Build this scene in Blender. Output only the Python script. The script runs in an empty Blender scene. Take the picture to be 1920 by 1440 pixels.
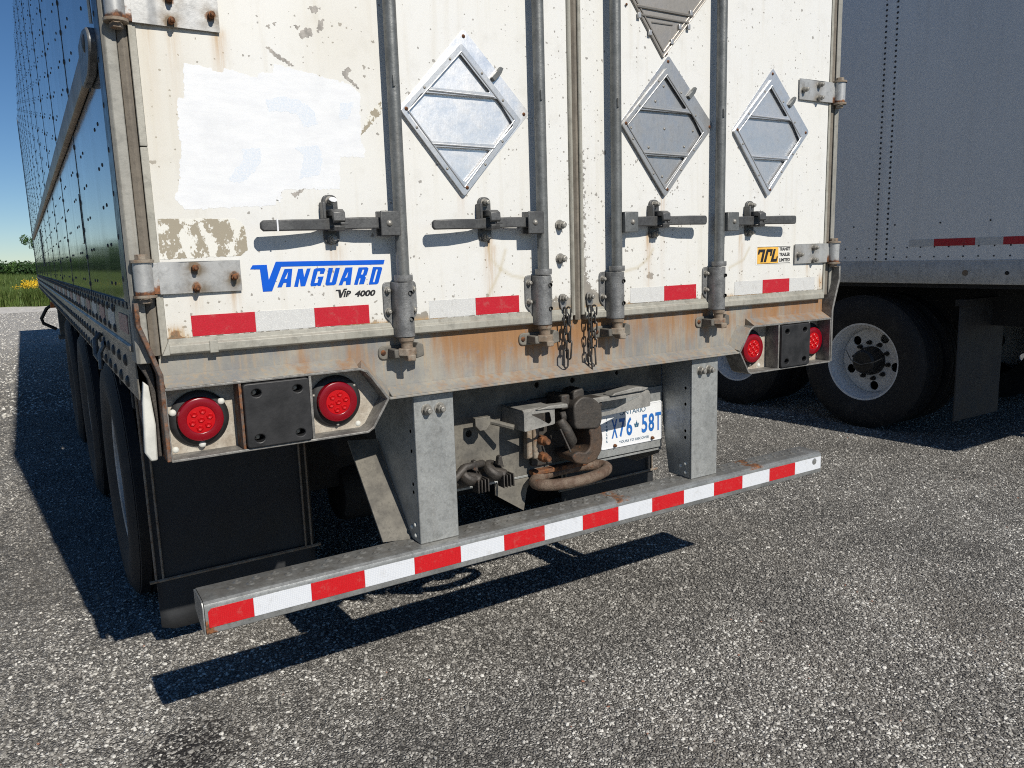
import bpy, bmesh, math, random
import numpy as np
from mathutils import Vector, Matrix
random.seed(7)
rng = np.random.default_rng(7)
sc = bpy.context.scene
COL = sc.collection
R = math.radians

# ------------------------------------------------------------------ camera
cam_d = bpy.data.cameras.new('camera')
cam = bpy.data.objects.new('camera', cam_d); COL.objects.link(cam); sc.camera = cam
CP = Vector((-1.498, -2.008, 1.4287)); yaw, pit, rol = 0.5531, 0.1649, -0.0306
fw = Vector((math.sin(yaw)*math.cos(pit), math.cos(yaw)*math.cos(pit), -math.sin(pit)))
rt = Vector((math.cos(yaw), -math.sin(yaw), 0)); up = rt.cross(fw)
r2 = math.cos(rol)*rt + math.sin(rol)*up; u2 = -math.sin(rol)*rt + math.cos(rol)*up
mw = Matrix((( r2.x, u2.x, -fw.x, CP.x), (r2.y, u2.y, -fw.y, CP.y), (r2.z, u2.z, -fw.z, CP.z), (0, 0, 0, 1)))
cam.matrix_world = mw
cam_d.sensor_width = 36; cam_d.lens = 1453.35/1920*36; cam_d.clip_start = .05; cam_d.clip_end = 2000

# ------------------------------------------------------------------ sky, sun, exposure
w = bpy.data.worlds.new('World'); sc.world = w; w.use_nodes = True
nt = w.node_tree; nt.nodes.clear()
sky = nt.nodes.new('ShaderNodeTexSky'); sky.sky_type = 'NISHITA'; sky.sun_disc = False
sky.sun_elevation = R(38); sky.sun_rotation = R(175); sky.air_density = .95; sky.dust_density = 0.; sky.ozone_density = 2.0; sky.altitude = 1800
bg = nt.nodes.new('ShaderNodeBackground'); bg.inputs[1].default_value = .066
wo = nt.nodes.new('ShaderNodeOutputWorld')
hs = nt.nodes.new('ShaderNodeHueSaturation'); hs.inputs['Saturation'].default_value = 1.18
wb = nt.nodes.new('ShaderNodeMix'); wb.data_type = 'RGBA'; wb.blend_type = 'MULTIPLY'; wb.inputs[0].default_value = 1; wb.inputs[7].default_value = (.90, .985, 1.07, 1)
nt.links.new(sky.outputs[0], hs.inputs['Color']); nt.links.new(hs.outputs[0], wb.inputs[6]); nt.links.new(wb.outputs[2], bg.inputs[0]); nt.links.new(bg.outputs[0], wo.inputs[0])
sun_d = bpy.data.lights.new('sun', 'SUN'); sun_d.energy = 5.0; sun_d.angle = R(.53); sun_d.color = (1, .95, .86)
sun = bpy.data.objects.new('sun', sun_d); COL.objects.link(sun)
sun.rotation_euler = Vector((-.1117, 1.28, -1)).to_track_quat('-Z', 'Y').to_euler()
sun.location = (2, -20, 16)
sc.view_settings.view_transform = 'Standard'; sc.view_settings.look = 'None'
sc.view_settings.exposure = -.02; sc.view_settings.gamma = 1; sc.view_settings.use_curve_mapping = False
sc.render.engine = 'CYCLES'
sc.cycles.use_denoising = False
sc.cycles.max_bounces = 6; sc.cycles.diffuse_bounces = 3; sc.cycles.glossy_bounces = 4
sc.cycles.sample_clamp_indirect = 6
sc.cycles.filter_width = 1.05

# ------------------------------------------------------------------ material helpers
class NT:
    def __init__(s, name):
        s.m = bpy.data.materials.new(name); s.m.use_nodes = True
        s.t = s.m.node_tree; s.t.nodes.clear()
        s.o = s.t.nodes.new('ShaderNodeOutputMaterial')
        s.b = s.t.nodes.new('ShaderNodeBsdfPrincipled')
        s.t.links.new(s.b.outputs[0], s.o.inputs[0])
        s._c = None
    def n(s, typ, ins=None, **props):
        nd = s.t.nodes.new(typ)
        for k, v in props.items(): setattr(nd, k, v)
        for k, v in (ins or {}).items(): s.put(nd.inputs[k], v)
        return nd
    def put(s, sock, v):
        if isinstance(v, bpy.types.NodeSocket): s.t.links.new(v, sock)
        elif isinstance(v, (tuple, list)) and len(v) == 3 and sock.type == 'RGBA': sock.default_value = (*v, 1)
        else: sock.default_value = v
    def co(s):
        if s._c is None: s._c = s.n('ShaderNodeTexCoord').outputs['Object']
        return s._c
    def scaled(s, sc3, loc=(0, 0, 0)):
        return s.n('ShaderNodeMapping', {'Vector': s.co(), 'Scale': sc3, 'Location': loc}).outputs[0]
    def noise(s, scale, detail=4, rough=.55, vec=None, dist=0):
        return s.n('ShaderNodeTexNoise', {'Vector': vec or s.co(), 'Scale': scale, 'Detail': detail, 'Roughness': rough, 'Distortion': dist}).outputs[0]
    def voro(s, scale, vec=None, feature='F1', rnd=1):
        return s.n('ShaderNodeTexVoronoi', {'Vector': vec or s.co(), 'Scale': scale, 'Randomness': rnd}, feature=feature)
    def math(s, op, a, b=0, c=0, clamp=False):
        nd = s.n('ShaderNodeMath', {0: a, 1: b, 2: c}, operation=op); nd.use_clamp = clamp
        return nd.outputs[0]
    def mr(s, v, a, b, c=0, d=1):
        nd = s.n('ShaderNodeMapRange', {0: v, 1: a, 2: b, 3: c, 4: d}, interpolation_type='SMOOTHSTEP'); return nd.outputs[0]
    def mix(s, f, a, b, mode='MIX'):
        nd = s.n('ShaderNodeMix', data_type='RGBA', blend_type=mode)
        s.put(nd.inputs[0], f); s.put(nd.inputs[6], a); s.put(nd.inputs[7], b); return nd.outputs[2]
    def ramp(s, f, stops, const=False):
        nd = s.n('ShaderNodeValToRGB', {0: f}); cr = nd.color_ramp
        if const: cr.interpolation = 'CONSTANT'
        while len(cr.elements) < len(stops): cr.elements.new(.5)
        for e, (p, c) in zip(cr.elements, stops): e.position = p; e.color = (*c, 1)
        return nd.outputs[0]
    def attr(s, name='stain'):
        a = s.n('ShaderNodeAttribute', attribute_name=name)
        sp = s.n('ShaderNodeSeparateColor', {0: a.outputs[0]})
        return sp.outputs
    def bump(s, h, strength=.3, dist=.002, normal=None):
        ins = {'Height': h, 'Strength': strength, 'Distance': dist}
        if normal: ins['Normal'] = normal
        return s.n('ShaderNodeBump', ins).outputs[0]
    def set(s, **k):
        al = {'col': 'Base Color', 'rough': 'Roughness', 'metal': 'Metallic', 'nrm': 'Normal', 'spec': 'Specular IOR Level', 'coat': 'Coat Weight',
              'coatr': 'Coat Roughness', 'sheen': 'Sheen Weight', 'trans': 'Transmission Weight', 'ior': 'IOR', 'alpha': 'Alpha', 'sss': 'Subsurface Weight'}
        for a, v in k.items(): s.put(s.b.inputs[al[a]], v)
        return s.m

RUST1, RUST2 = (.23, .085, .028), (.05, .024, .014)
def rust_col(t, sc_=70):
    return t.mix(t.mr(t.noise(sc_, 7, .7), .4, .62), RUST1, RUST2)
def worn(name, c1, c2, rough=.5, metal=0., scale=9, rust=.0, streak=0., bumps=.12, fine=160, grime=(.16, .125, .085), spangle=False):
    t = NT(name)
    big = t.noise(scale, 6, .62)
    col = t.mix(t.mr(big, .35, .68), c1, c2)
    fn = t.noise(fine, 3, .6)
    col = t.mix(t.math('MULTIPLY', fn, .35), col, tuple(.6*a for a in c2))
    mid = t.noise(scale*5.5, 7, .72)
    col = t.mix(t.math('MULTIPLY', t.mr(mid, .46, .68), .5), col, tuple(.5*a for a in c2))
    col = t.mix(t.math('MULTIPLY', t.mr(t.noise(scale*3.1, 6, .7, t.scaled((1, 1, 1), (5, 3, 8))), .56, .74), .35), col, tuple(min(.8, 1.35*a) for a in c1))
    if spangle:
        v = t.voro(190, feature='F1')
        col = t.mix(.09, col, t.mix(.9, (.5, .5, .5), t.n('ShaderNodeSeparateColor', {0: v.outputs['Color']}).outputs[0]), 'OVERLAY')
    if streak:
        sv = t.noise(1, 5, .6, t.scaled((55, 55, 2.4)))
        col = t.mix(t.math('MULTIPLY', t.mr(sv, .45, .75), streak), col, grime)
    a = t.attr()
    rn = t.noise(45, 7, .65)
    thr = t.math('ADD', a[0], rust)
    rf = t.mr(t.math('ADD', t.math('MULTIPLY', thr, .75), t.math('MULTIPLY', rn, .6)), .62, .78)
    col = t.mix(rf, col, rust_col(t))
    gf = t.math('MULTIPLY', a[2], t.mr(t.noise(30, 5), .2, .7))
    col = t.mix(gf, col, grime)
    ro = t.math('ADD', t.math('ADD', rough, t.math('MULTIPLY', rf, .3)), t.math('MULTIPLY', t.math('SUBTRACT', big, .5), .3), clamp=True)
    me = t.math('MULTIPLY', t.math('SUBTRACT', 1, rf), metal)
    h = t.math('ADD', t.math('ADD', fn, t.math('MULTIPLY', big, 1.5)), t.math('MULTIPLY', rf, .6))
    return t.set(col=col, rough=ro, metal=me, nrm=t.bump(h, bumps, .003))
def plain(name, c, rough=.5, metal=0., var=.12, sc_=30, bump=.1, **k):
    t = NT(name); f = t.noise(sc_, 5)
    col = t.mix(t.mr(f, .3, .7), tuple(max(0, x*(1-var)) for x in c), tuple(min(1, x*(1+var)) for x in c))
    return t.set(col=col, rough=t.mr(f, .2, .8, max(.02, rough-.08), rough+.1), metal=metal, nrm=t.bump(t.noise(sc_*6, 3), bump, .001), **k)

M = {}
# door paint: cream white, specks, flaked spots where the stain attribute asks for them, rusty runs under fixings
t = NT('door_paint')
big = t.noise(3.2, 5, .6)
col = t.mix(t.mr(big, .3, .7), (.665, .658, .625), (.65, .65, .635))
sv = t.noise(1, 4, .6, t.scaled((26, 26, 1.6)))
col = t.mix(t.math('MULTIPLY', t.mr(sv, .5, .78), .26), col, (.47, .42, .32))
col = t.mix(t.math('MULTIPLY', t.mr(t.noise(14, 6, .7), .5, .74), .22), col, (.42, .40, .35))
a = t.attr()
sxyz = t.n('ShaderNodeSeparateXYZ', {0: t.co()}).outputs
flat = t.n('ShaderNodeCombineXYZ', {0: sxyz[0], 1: sxyz[2]}).outputs[0]
def specks(scale, thr, size, off):
    warp = t.n('ShaderNodeVectorMath', {0: t.n('ShaderNodeTexNoise', {'Vector': t.co(), 'Scale': scale*3.}).outputs[1], 1: (.45/scale,)*3}, operation='MULTIPLY').outputs[0]
    vec = t.n('ShaderNodeMapping', {'Vector': t.n('ShaderNodeVectorMath', {0: flat, 1: warp}, operation='ADD').outputs[0], 'Location': (off, off*.7, 0)}).outputs[0]
    vv = t.n('ShaderNodeTexVoronoi', {'Vector': vec, 'Scale': scale}, voronoi_dimensions='2D')
    r = t.n('ShaderNodeSeparateColor', {0: vv.outputs['Color']})
    keep = t.math('GREATER_THAN', t.math('ADD', r.outputs[0], t.math('MULTIPLY', a[1], .6)), thr)
    rad = t.math('MULTIPLY', t.math('ADD', t.math('MULTIPLY', r.outputs[1], r.outputs[1]), t.math('MULTIPLY', a[1], .8)), size)
    return t.math('MULTIPLY', t.math('LESS_THAN', vv.outputs['Distance'], rad), keep)
s1 = specks(34, .87, .15, 0.); s2 = specks(75, .85, .22, 3.); s3 = specks(15, .955, .18, 1.)
sp = t.math('MAXIMUM', t.math('MAXIMUM', s1, s2), s3)
flake = t.mr(t.math('ADD', a[1], t.math('MULTIPLY', t.noise(60, 6, .7), 1.0)), 1.06, 1.10)
chip = t.math('MAXIMUM', t.math('MULTIPLY', sp, .85), flake)
col = t.mix(chip, col, t.mix(t.noise(50, 4), (.30, .28, .25), (.16, .15, .14)))
rf = t.math('MULTIPLY', a[0], t.mr(t.noise(1, 5, .6, t.scaled((120, 120, 7))), .25, .65))
col = t.mix(t.math('MULTIPLY', rf, 1.3, clamp=True), col, (.40, .23, .08))
hr = t.mr(t.math('ADD', a[0], t.math('MULTIPLY', t.noise(70, 6, .7), .7)), 1.15, 1.25)
col = t.mix(hr, col, rust_col(t, 90))
col = t.mix(t.math('MULTIPLY', a[2], .6), col, (.44, .37, .23))
M['door'] = t.set(col=col, rough=t.mr(big, .2, .8, .38, .55), nrm=t.bump(t.math('ADD', t.math('SUBTRACT', t.noise(8, 4), chip), t.math('MULTIPLY', t.noise(200, 2), .15)), .18, .002))

t = NT('patch_paint'); f = t.noise(1, 5, .6, t.scaled((14, 14, 40)))
col = t.mix(t.mr(f, .3, .75), (.72, .728, .738), (.66, .67, .69)); col = t.mix(t.math('MULTIPLY', t.mr(t.noise(7, 5, .65), .5, .7), .5), col, (.60, .61, .625))
M['patch'] = t.set(col=col, rough=.35, nrm=t.bump(f, .25, .002))
t = NT('ghost_blue'); f = t.noise(260, 4, .7)
M['ghost'] = t.set(col=t.mix(t.mr(f, .38, .62), (.675, .69, .715), (.575, .63, .70)), rough=.4)
t = NT('old_glue'); f = t.noise(1, 5, .65, t.n('ShaderNodeMapping', {'Vector': t.co(), 'Scale': (26, 26, 20), 'Rotation': (0, R(38), 0)}).outputs[0])
col = t.mix(t.mr(f, .50, .53), (.30, .265, .20), (.66, .65, .60))
M['glue'] = t.set(col=col, rough=.7, nrm=t.bump(f, .3, .001))
M['flake'] = plain('bare_patch', (.31, .29, .265), .7, var=.3, sc_=60)

M['galv'] = worn('galvanised_steel', (.40, .41, .40), (.29, .30, .295), .46, .35, 7, spangle=True, streak=.12, bumps=.1)
M['galv_rail'] = worn('galvanised_bumper', (.35, .355, .345), (.22, .225, .22), .40, .5, 11, spangle=True, rust=.1, bumps=.12)
M['cast'] = worn('zinc_casting', (.29, .29, .285), (.15, .152, .152), .5, .4, 26, rust=.25, bumps=.3, fine=220)
M['rod'] = worn('lock_rod_steel', (.21, .215, .21), (.13, .138, .138), .45, .4, 18, rust=.12, bumps=.16, streak=.2)
M['dark'] = worn('dark_handle_steel', (.125, .125, .122), (.075, .075, .076), .45, .35, 22, rust=-.1, bumps=.15)
M['grimy'] = worn('grimy_frame_steel', (.20, .185, .155), (.12, .112, .098), .75, .1, 14, rust=0, bumps=.35, fine=90)
M['greasy'] = worn('greasy_cast_iron', (.075, .065, .055), (.04, .036, .033), .6, .2, 26, rust=.36, bumps=.5, fine=120)
M['ring'] = worn('pitted_rusty_ring', (.20, .15, .11), (.10, .06, .04), .75, .15, 34, rust=.38, bumps=.8, fine=130)
M['jaw'] = worn('rust_stained_casting', (.11, .07, .045), (.05, .042, .036), .65, .2, 22, rust=.40, bumps=.6, fine=110)
M['guard'] = worn('weathered_guard_steel', (.33, .32, .295), (.20, .195, .18), .6, .2, 16, rust=.1, bumps=.3)
M['rusty'] = worn('rusty_steel', (.20, .10, .05), (.12, .055, .03), .8, .1, 40, rust=.55, bumps=.5, fine=120)
M['rustbrown'] = worn('surface_rusted_steel', (.21, .15, .10), (.30, .26, .21), .72, .1, 28, rust=.42, bumps=.35)
M['rustplate'] = worn('rust_edged_steel', (.16, .13, .11), (.10, .085, .075), .7, .15, 30, rust=.52, bumps=.3)
M['hinge'] = worn('hinge_steel', (.50, .50, .49), (.42, .42, .41), .42, .35, 6, rust=-.06, bumps=.06)
M['boltr'] = worn('rusty_bolt', (.19, .10, .055), (.10, .055, .035), .75, .1, 60, rust=.6, bumps=.4)
M['bolt'] = worn('bolt_steel', (.36, .345, .31), (.25, .235, .21), .45, .4, 50, rust=-.02, bumps=.3)
M['trim'] = worn('door_frame_trim', (.40, .385, .335), (.32, .31, .265), .55, .1, 5, streak=.25, bumps=.12)
M['post'] = worn('corner_post_steel', (.34, .33, .295), (.25, .245, .22), .6, .1, 6, streak=.45, bumps=.12)
M['seal'] = worn('door_seal_rubber', (.23, .20, .16), (.17, .145, .115), .75, 0, 8, streak=.5, bumps=.2, grime=(.08, .075, .07))
M['lampback'] = worn('dirty_lamp_plate', (.50, .46, .39), (.34, .29, .23), .7, .05, 26, streak=.2, bumps=.2)
M['rim'] = worn('lamp_box_rim', (.30, .29, .27), (.15, .145, .135), .5, .3, 35, rust=.34, bumps=.25)
t = NT('sill_steel')
sx = t.n('ShaderNodeSeparateXYZ', {0: t.co()}).outputs
big = t.noise(5, 6, .65); st = t.noise(1, 6, .62, t.scaled((34, 34, 3.2))); st2 = t.noise(1, 5, .6, t.scaled((80, 80, 6), (2, 0, 1)))
col = t.mix(t.mr(big, .35, .65), (.31, .295, .255), (.195, .193, .185))
col = t.mix(t.math('MULTIPLY', t.mr(st2, .45, .68), .55), col, (.36, .265, .165))
col = t.mix(t.math('MULTIPLY', t.mr(t.noise(22, 6, .7), .5, .66), .5), col, (.21, .215, .22))
cx = t.math('MAXIMUM', t.math('MULTIPLY', t.mr(sx[0], -.66, -.42), t.mr(sx[0], .42, .05)), t.math('MULTIPLY', t.mr(t.noise(2.3, 4, .6), .40, .60), .72))
zz = t.mr(sx[2], 1.06, 1.215, .45, 1.0)
rf = t.mr(t.math('ADD', t.math('MULTIPLY', t.math('MULTIPLY', cx, zz), .62), t.math('MULTIPLY', st, .8)), .58, .98)
col = t.mix(t.math('MULTIPLY', rf, .92), col, t.mix(st2, (.38, .185, .06), (.20, .10, .045)))
col = t.mix(t.math('MULTIPLY', t.mr(t.noise(46, 5, .7), .58, .7), .5), col, (.20, .20, .21))
M['sill'] = t.set(col=col, rough=.62, metal=.08, nrm=t.bump(t.math('ADD', st2, t.noise(110, 4)), .18, .003))

M['black'] = plain('black_rubber', (.014, .014, .015), .55, var=.35, sc_=22, bump=.35)
t = NT('tyre_rubber'); f = t.noise(9, 6, .7)
M['tyre'] = t.set(col=t.mix(t.math('MULTIPLY', t.mr(f, .5, .72), .7), (.012, .012, .013), (.045, .041, .036)), rough=.75, nrm=t.bump(t.noise(90, 4), .3, .002))
M['flap'] = plain('mud_flap_rubber', (.020, .021, .023), .62, var=.35, sc_=9, bump=.3)
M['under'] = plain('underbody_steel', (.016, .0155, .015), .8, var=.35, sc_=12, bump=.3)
M['void'] = plain('dark_plastic', (.01, .01, .01), .6)
def alu(name, c1, c2, rough, sc3=(7, 7, 7)):
    t = NT(name); f = t.noise(1, 6, .65, t.scaled(sc3)); g = t.noise(1, 4, .6, t.scaled((140, 140, 22)))
    col = t.mix(t.mr(f, .35, .7), c1, c2)
    sm = t.noise(26, 7, .75)
    col = t.mix(t.math('MULTIPLY', t.mr(sm, .5, .72), .45), col, tuple(.62*q for q in c2))
    f = t.math('ADD', f, t.math('MULTIPLY', t.math('SUBTRACT', sm, .5), .6))
    return t.set(col=col, metal=.8, rough=t.mr(f, .25, .75, rough, rough+.18), nrm=t.bump(t.math('ADD', f, t.math('MULTIPLY', g, .2)), .22, .004))
M['alu1'] = alu('bright_aluminium', (.88, .88, .88), (.74, .73, .72), .32)
M['alu1f'] = alu('aluminium_frame', (.60, .61, .62), (.48, .49, .50), .34)
M['alu2'] = alu('dull_grey_aluminium', (.50, .50, .50), (.36, .365, .37), .36, (22, 22, 12))
M['alu2f'] = alu('grey_aluminium_frame', (.46, .46, .455), (.37, .37, .37), .4)
M['alu3'] = alu('pale_aluminium', (.66, .67, .68), (.54, .55, .57), .36)
M['alu4'] = alu('tan_grey_aluminium', (.36, .335, .305), (.28, .265, .245), .45)
def tape(name, c, c2, cell=260):
    t = NT(name)
    v = t.voro(cell, feature='DISTANCE_TO_EDGE', rnd=.25)
    e = t.mr(v.outputs['Distance'], .02, .12)
    col = t.mix(e, c2, c)
    col = t.mix(t.math('MULTIPLY', t.mr(t.noise(30, 6, .72), .52, .76), .35), col, (.27, .24, .20))
    return t.set(col=col, rough=.28, coat=.3, coatr=.15, nrm=t.bump(e, .15, .001))
M['red'] = tape('red_reflective_tape', (.53, .009, .014), (.41, .007, .011), 200)
M['white'] = tape('white_reflective_tape', (.66, .68, .71), (.52, .55, .60), 200)
M['redd'] = tape('red_door_tape', (.50, .010, .024), (.42, .009, .02), 330)
M['whited'] = tape('white_door_tape', (.64, .64, .62), (.53, .53, .52), 330)
M['redfade'] = plain('faded_red_tape', (.38, .20, .17), .5)
M['whitefade'] = plain('faded_white_tape', (.55, .53, .48), .5)
M['blue'] = plain('blue_vinyl', (.0, .085, .52), .6, var=.05, spec=.2)
M['ink'] = plain('black_vinyl', (.012, .012, .014), .45)
M['orange'] = plain('amber_vinyl', (.74, .42, .07), .45, var=.1)
M['vinyl'] = plain('white_vinyl', (.66, .65, .61), .45, var=.04)
M['platew'] = plain('plate_enamel', (.70, .71, .72), .3, var=.02, sc_=60)
M['plateb'] = plain('plate_blue_ink', (.02, .13, .42), .4)
M['platet'] = plain('plate_small_ink', (.04, .12, .2), .4)
t = NT('red_lamp_lens')
M['lens'] = t.set(col=(.19, .001, .007), rough=.25, spec=.35, coat=.2, coatr=.04, nrm=t.bump(t.noise(220, 2), .04, .001))
t = NT('red_lamp_optic')
M['optic'] = t.set(col=(.42, .001, .004), rough=.45, spec=.25, metal=.0, coat=.0, coatr=.03)
t = NT('side_paint')
f = t.noise(2.2, 3, .5); sv = t.noise(1, 4, .6, t.scaled((9, 9, .8)))
col = t.mix(t.math('MULTIPLY', t.mr(sv, .5, .8), .35), (.075, .088, .105), (.12, .125, .125))
M['side'] = t.set(col=col, rough=t.mr(sv, .3, .8, .08, .18), spec=.4, coat=.25, coatr=.06, nrm=t.bump(t.noise(1, 3, .5, t.scaled((2.2, 2.2, 1.4))), .05, .02))
M['rail'] = worn('side_rail_aluminium', (.26, .24, .205), (.19, .175, .15), .42, .35, 8, streak=.3, bumps=.12)
M['belt'] = worn('rub_rail_aluminium', (.33, .225, .13), (.24, .165, .095), .45, .3, 8, streak=.2, bumps=.1)
M['navy'] = plain('navy_trim_and_shade', (.022, .032, .05), .35, .1)  # front trim colour, also the painted shade on the left post's side
M['rivet'] = plain('rivet_dark', (.05, .05, .05), .5, .3)
t = NT('van_side_white')
f = t.noise(1, 4, .55, t.scaled((1.2, 1.2, .5))); sc2 = t.noise(1, 5, .7, t.scaled((3, 3, 60)))
col = t.mix(t.mr(f, .3, .7), (.84, .84, .82), (.79, .79, .77)); col = t.mix(t.math('MULTIPLY', t.mr(sc2, .62, .75), .1), col, (.3, .3, .3))
dr = t.noise(1, 5, .65, t.scaled((14, 14, .9)))
col = t.mix(t.math('MULTIPLY', t.mr(dr, .5, .8), .2), col, (.42, .40, .36))
M['van'] = t.set(col=col, rough=t.mr(dr, .3, .7, .3, .45), nrm=t.bump(t.noise(1, 2, .5, t.scaled((1.6, 1.6, .7))), .25, .03))
M['vanrail'] = worn('van_rail', (.62, .615, .59), (.52, .515, .49), .45, .15, 6, streak=.2, bumps=.1)
M['rimw'] = worn('white_wheel', (.80, .80, .80), (.73, .73, .72), .45, .05, 9, rust=-.08, bumps=.1)
M['rimr'] = worn('rust_stained_wheel', (.50, .50, .49), (.36, .33, .29), .55, .05, 7, rust=.06, bumps=.15)
M['hub'] = worn('oily_hub', (.055, .052, .048), (.03, .03, .03), .45, .4, 20, rust=-.1)
M['chain'] = worn('chain_steel', (.085, .08, .075), (.05, .047, .045), .45, .5, 50, rust=.0)
M['amber'] = plain('amber_marker', (.55, .14, .02), .3)
M['caulk'] = plain('white_sealant', (.54, .54, .50), .6)

# ground
def stone_col(t, rndsock):
    return t.ramp(rndsock, [(0, (.075, .07, .063)), (.26, (.165, .156, .142)), (.52, (.255, .242, .22)), (.74, (.355, .338, .308)), (.89, (.50, .48, .44)), (.965, (.70, .68, .63)), (.9965, (.70, .68, .63)), (1., (.36, .16, .10))])
t = NT('chip_seal')
wp = t.n('ShaderNodeVectorMath', {0: t.co(), 1: t.n('ShaderNodeVectorMath', {0: t.n('ShaderNodeTexNoise', {'Vector': t.co(), 'Scale': 60.}).outputs[1], 1: (.008, .008, .008)}, operation='MULTIPLY').outputs[0]}, operation='ADD').outputs[0]
v = t.voro(96, wp); e = t.voro(96, wp, 'DISTANCE_TO_EDGE')
rc = t.n('ShaderNodeSeparateColor', {0: v.outputs['Color']}).outputs
patch = t.noise(.55, 5, .6); patch2 = t.noise(2.3, 5, .65)
shift = t.math('ADD', t.math('MULTIPLY', t.math('SUBTRACT', patch, .5), .9), t.math('MULTIPLY', t.math('SUBTRACT', patch2, .5), .6))
sel = t.math('ADD', t.math('MULTIPLY', rc[0], .94), shift)
sel = t.math('MINIMUM', t.math('MAXIMUM', sel, .05), .97)
col = stone_col(t, sel)
col = t.mix(t.mr(e.outputs['Distance'], .0, .11, .9, 0), col, (.035, .033, .03))
sy = t.n('ShaderNodeSeparateXYZ', {0: t.co()}).outputs
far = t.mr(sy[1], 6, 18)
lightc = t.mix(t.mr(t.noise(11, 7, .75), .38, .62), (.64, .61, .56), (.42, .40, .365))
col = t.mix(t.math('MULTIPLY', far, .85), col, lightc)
dust = t.mr(patch2, .45, .75)
col = t.mix(t.math('MULTIPLY', dust, .22), col, (.20, .175, .14))
od = t.n('ShaderNodeVectorMath', {0: t.co(), 1: (-1.22, .32, 0)}, operation='DISTANCE').outputs['Value']
of = t.mr(t.math('ADD', od, t.math('MULTIPLY', t.math('SUBTRACT', t.noise(16, 5, .7), .5), .5)), .20, .08)
col = t.mix(t.math('MULTIPLY', of, t.mr(rc[1], .75, .45)), col, (.022, .019, .018))
path = t.math('MULTIPLY', t.mr(t.noise(1, 4, .6, t.scaled((1.1, .22, 1))), .52, .66), .3)
col = t.mix(path, col, (.25, .225, .19))
hgt = t.math('ADD', t.mr(e.outputs['Distance'], 0, .35), t.math('MULTIPLY', rc[1], .9))
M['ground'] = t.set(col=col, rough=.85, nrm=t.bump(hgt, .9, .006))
t = NT('stone_chip')
oi = t.n('ShaderNodeObjectInfo').outputs
pn = t.math('ADD', t.math('MULTIPLY', t.math('SUBTRACT', t.noise(.55, 5, .6, oi['Location']), .5), .9), t.math('MULTIPLY', t.math('SUBTRACT', t.noise(2.3, 5, .65, oi['Location']), .5), .6))
sel = t.math('ADD', t.math('MULTIPLY', oi['Random'], .96), pn)
sel = t.math('MINIMUM', t.math('MAXIMUM', sel, .06), t.math('ADD', .97, t.math('MULTIPLY', t.math('GREATER_THAN', oi['Random'], .998), .03)))
col = t.mix(t.mr(t.noise(120, 4), .3, .7, 0, .2), stone_col(t, sel), (.17, .16, .15))
M['stone'] = t.set(col=col, rough=.8, nrm=t.bump(t.noise(300, 3), .3, .002))
t = NT('field_soil')
col = t.mix(t.noise(.6, 5), (.06, .085, .025), (.10, .11, .045)); M['field'] = t.set(col=col, rough=.9)
def leafmat(name, c1, c2, c3):
    t = NT(name); oi = t.n('ShaderNodeObjectInfo').outputs['Random']; f = t.noise(.9, 4)
    col = t.mix(t.math('ADD', t.math('MULTIPLY', oi, .6), t.math('MULTIPLY', f, .5), clamp=True), c1, c2)
    col = t.mix(t.mr(t.noise(7, 3), .5, .7, 0, .5), col, c3)
    return t.set(col=col, rough=.6, spec=.25)
M['grass'] = leafmat('grass_blades', (.045, .085, .018), (.10, .145, .035), (.17, .17, .06))
M['leaf'] = leafmat('tree_leaves', (.022, .060, .012), (.055, .105, .022), (.04, .085, .018))
M['leafd'] = leafmat('dark_tree_leaves', (.018, .045, .014), (.035, .07, .02), (.03, .06, .016))
M['bark'] = plain('bark', (.09, .07, .05), .9, var=.3)
M['flower'] = plain('goldenrod_bloom', (.70, .46, .02), .7, var=.2)
M['stem'] = plain('goldenrod_stem', (.08, .12, .03), .7)

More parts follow.
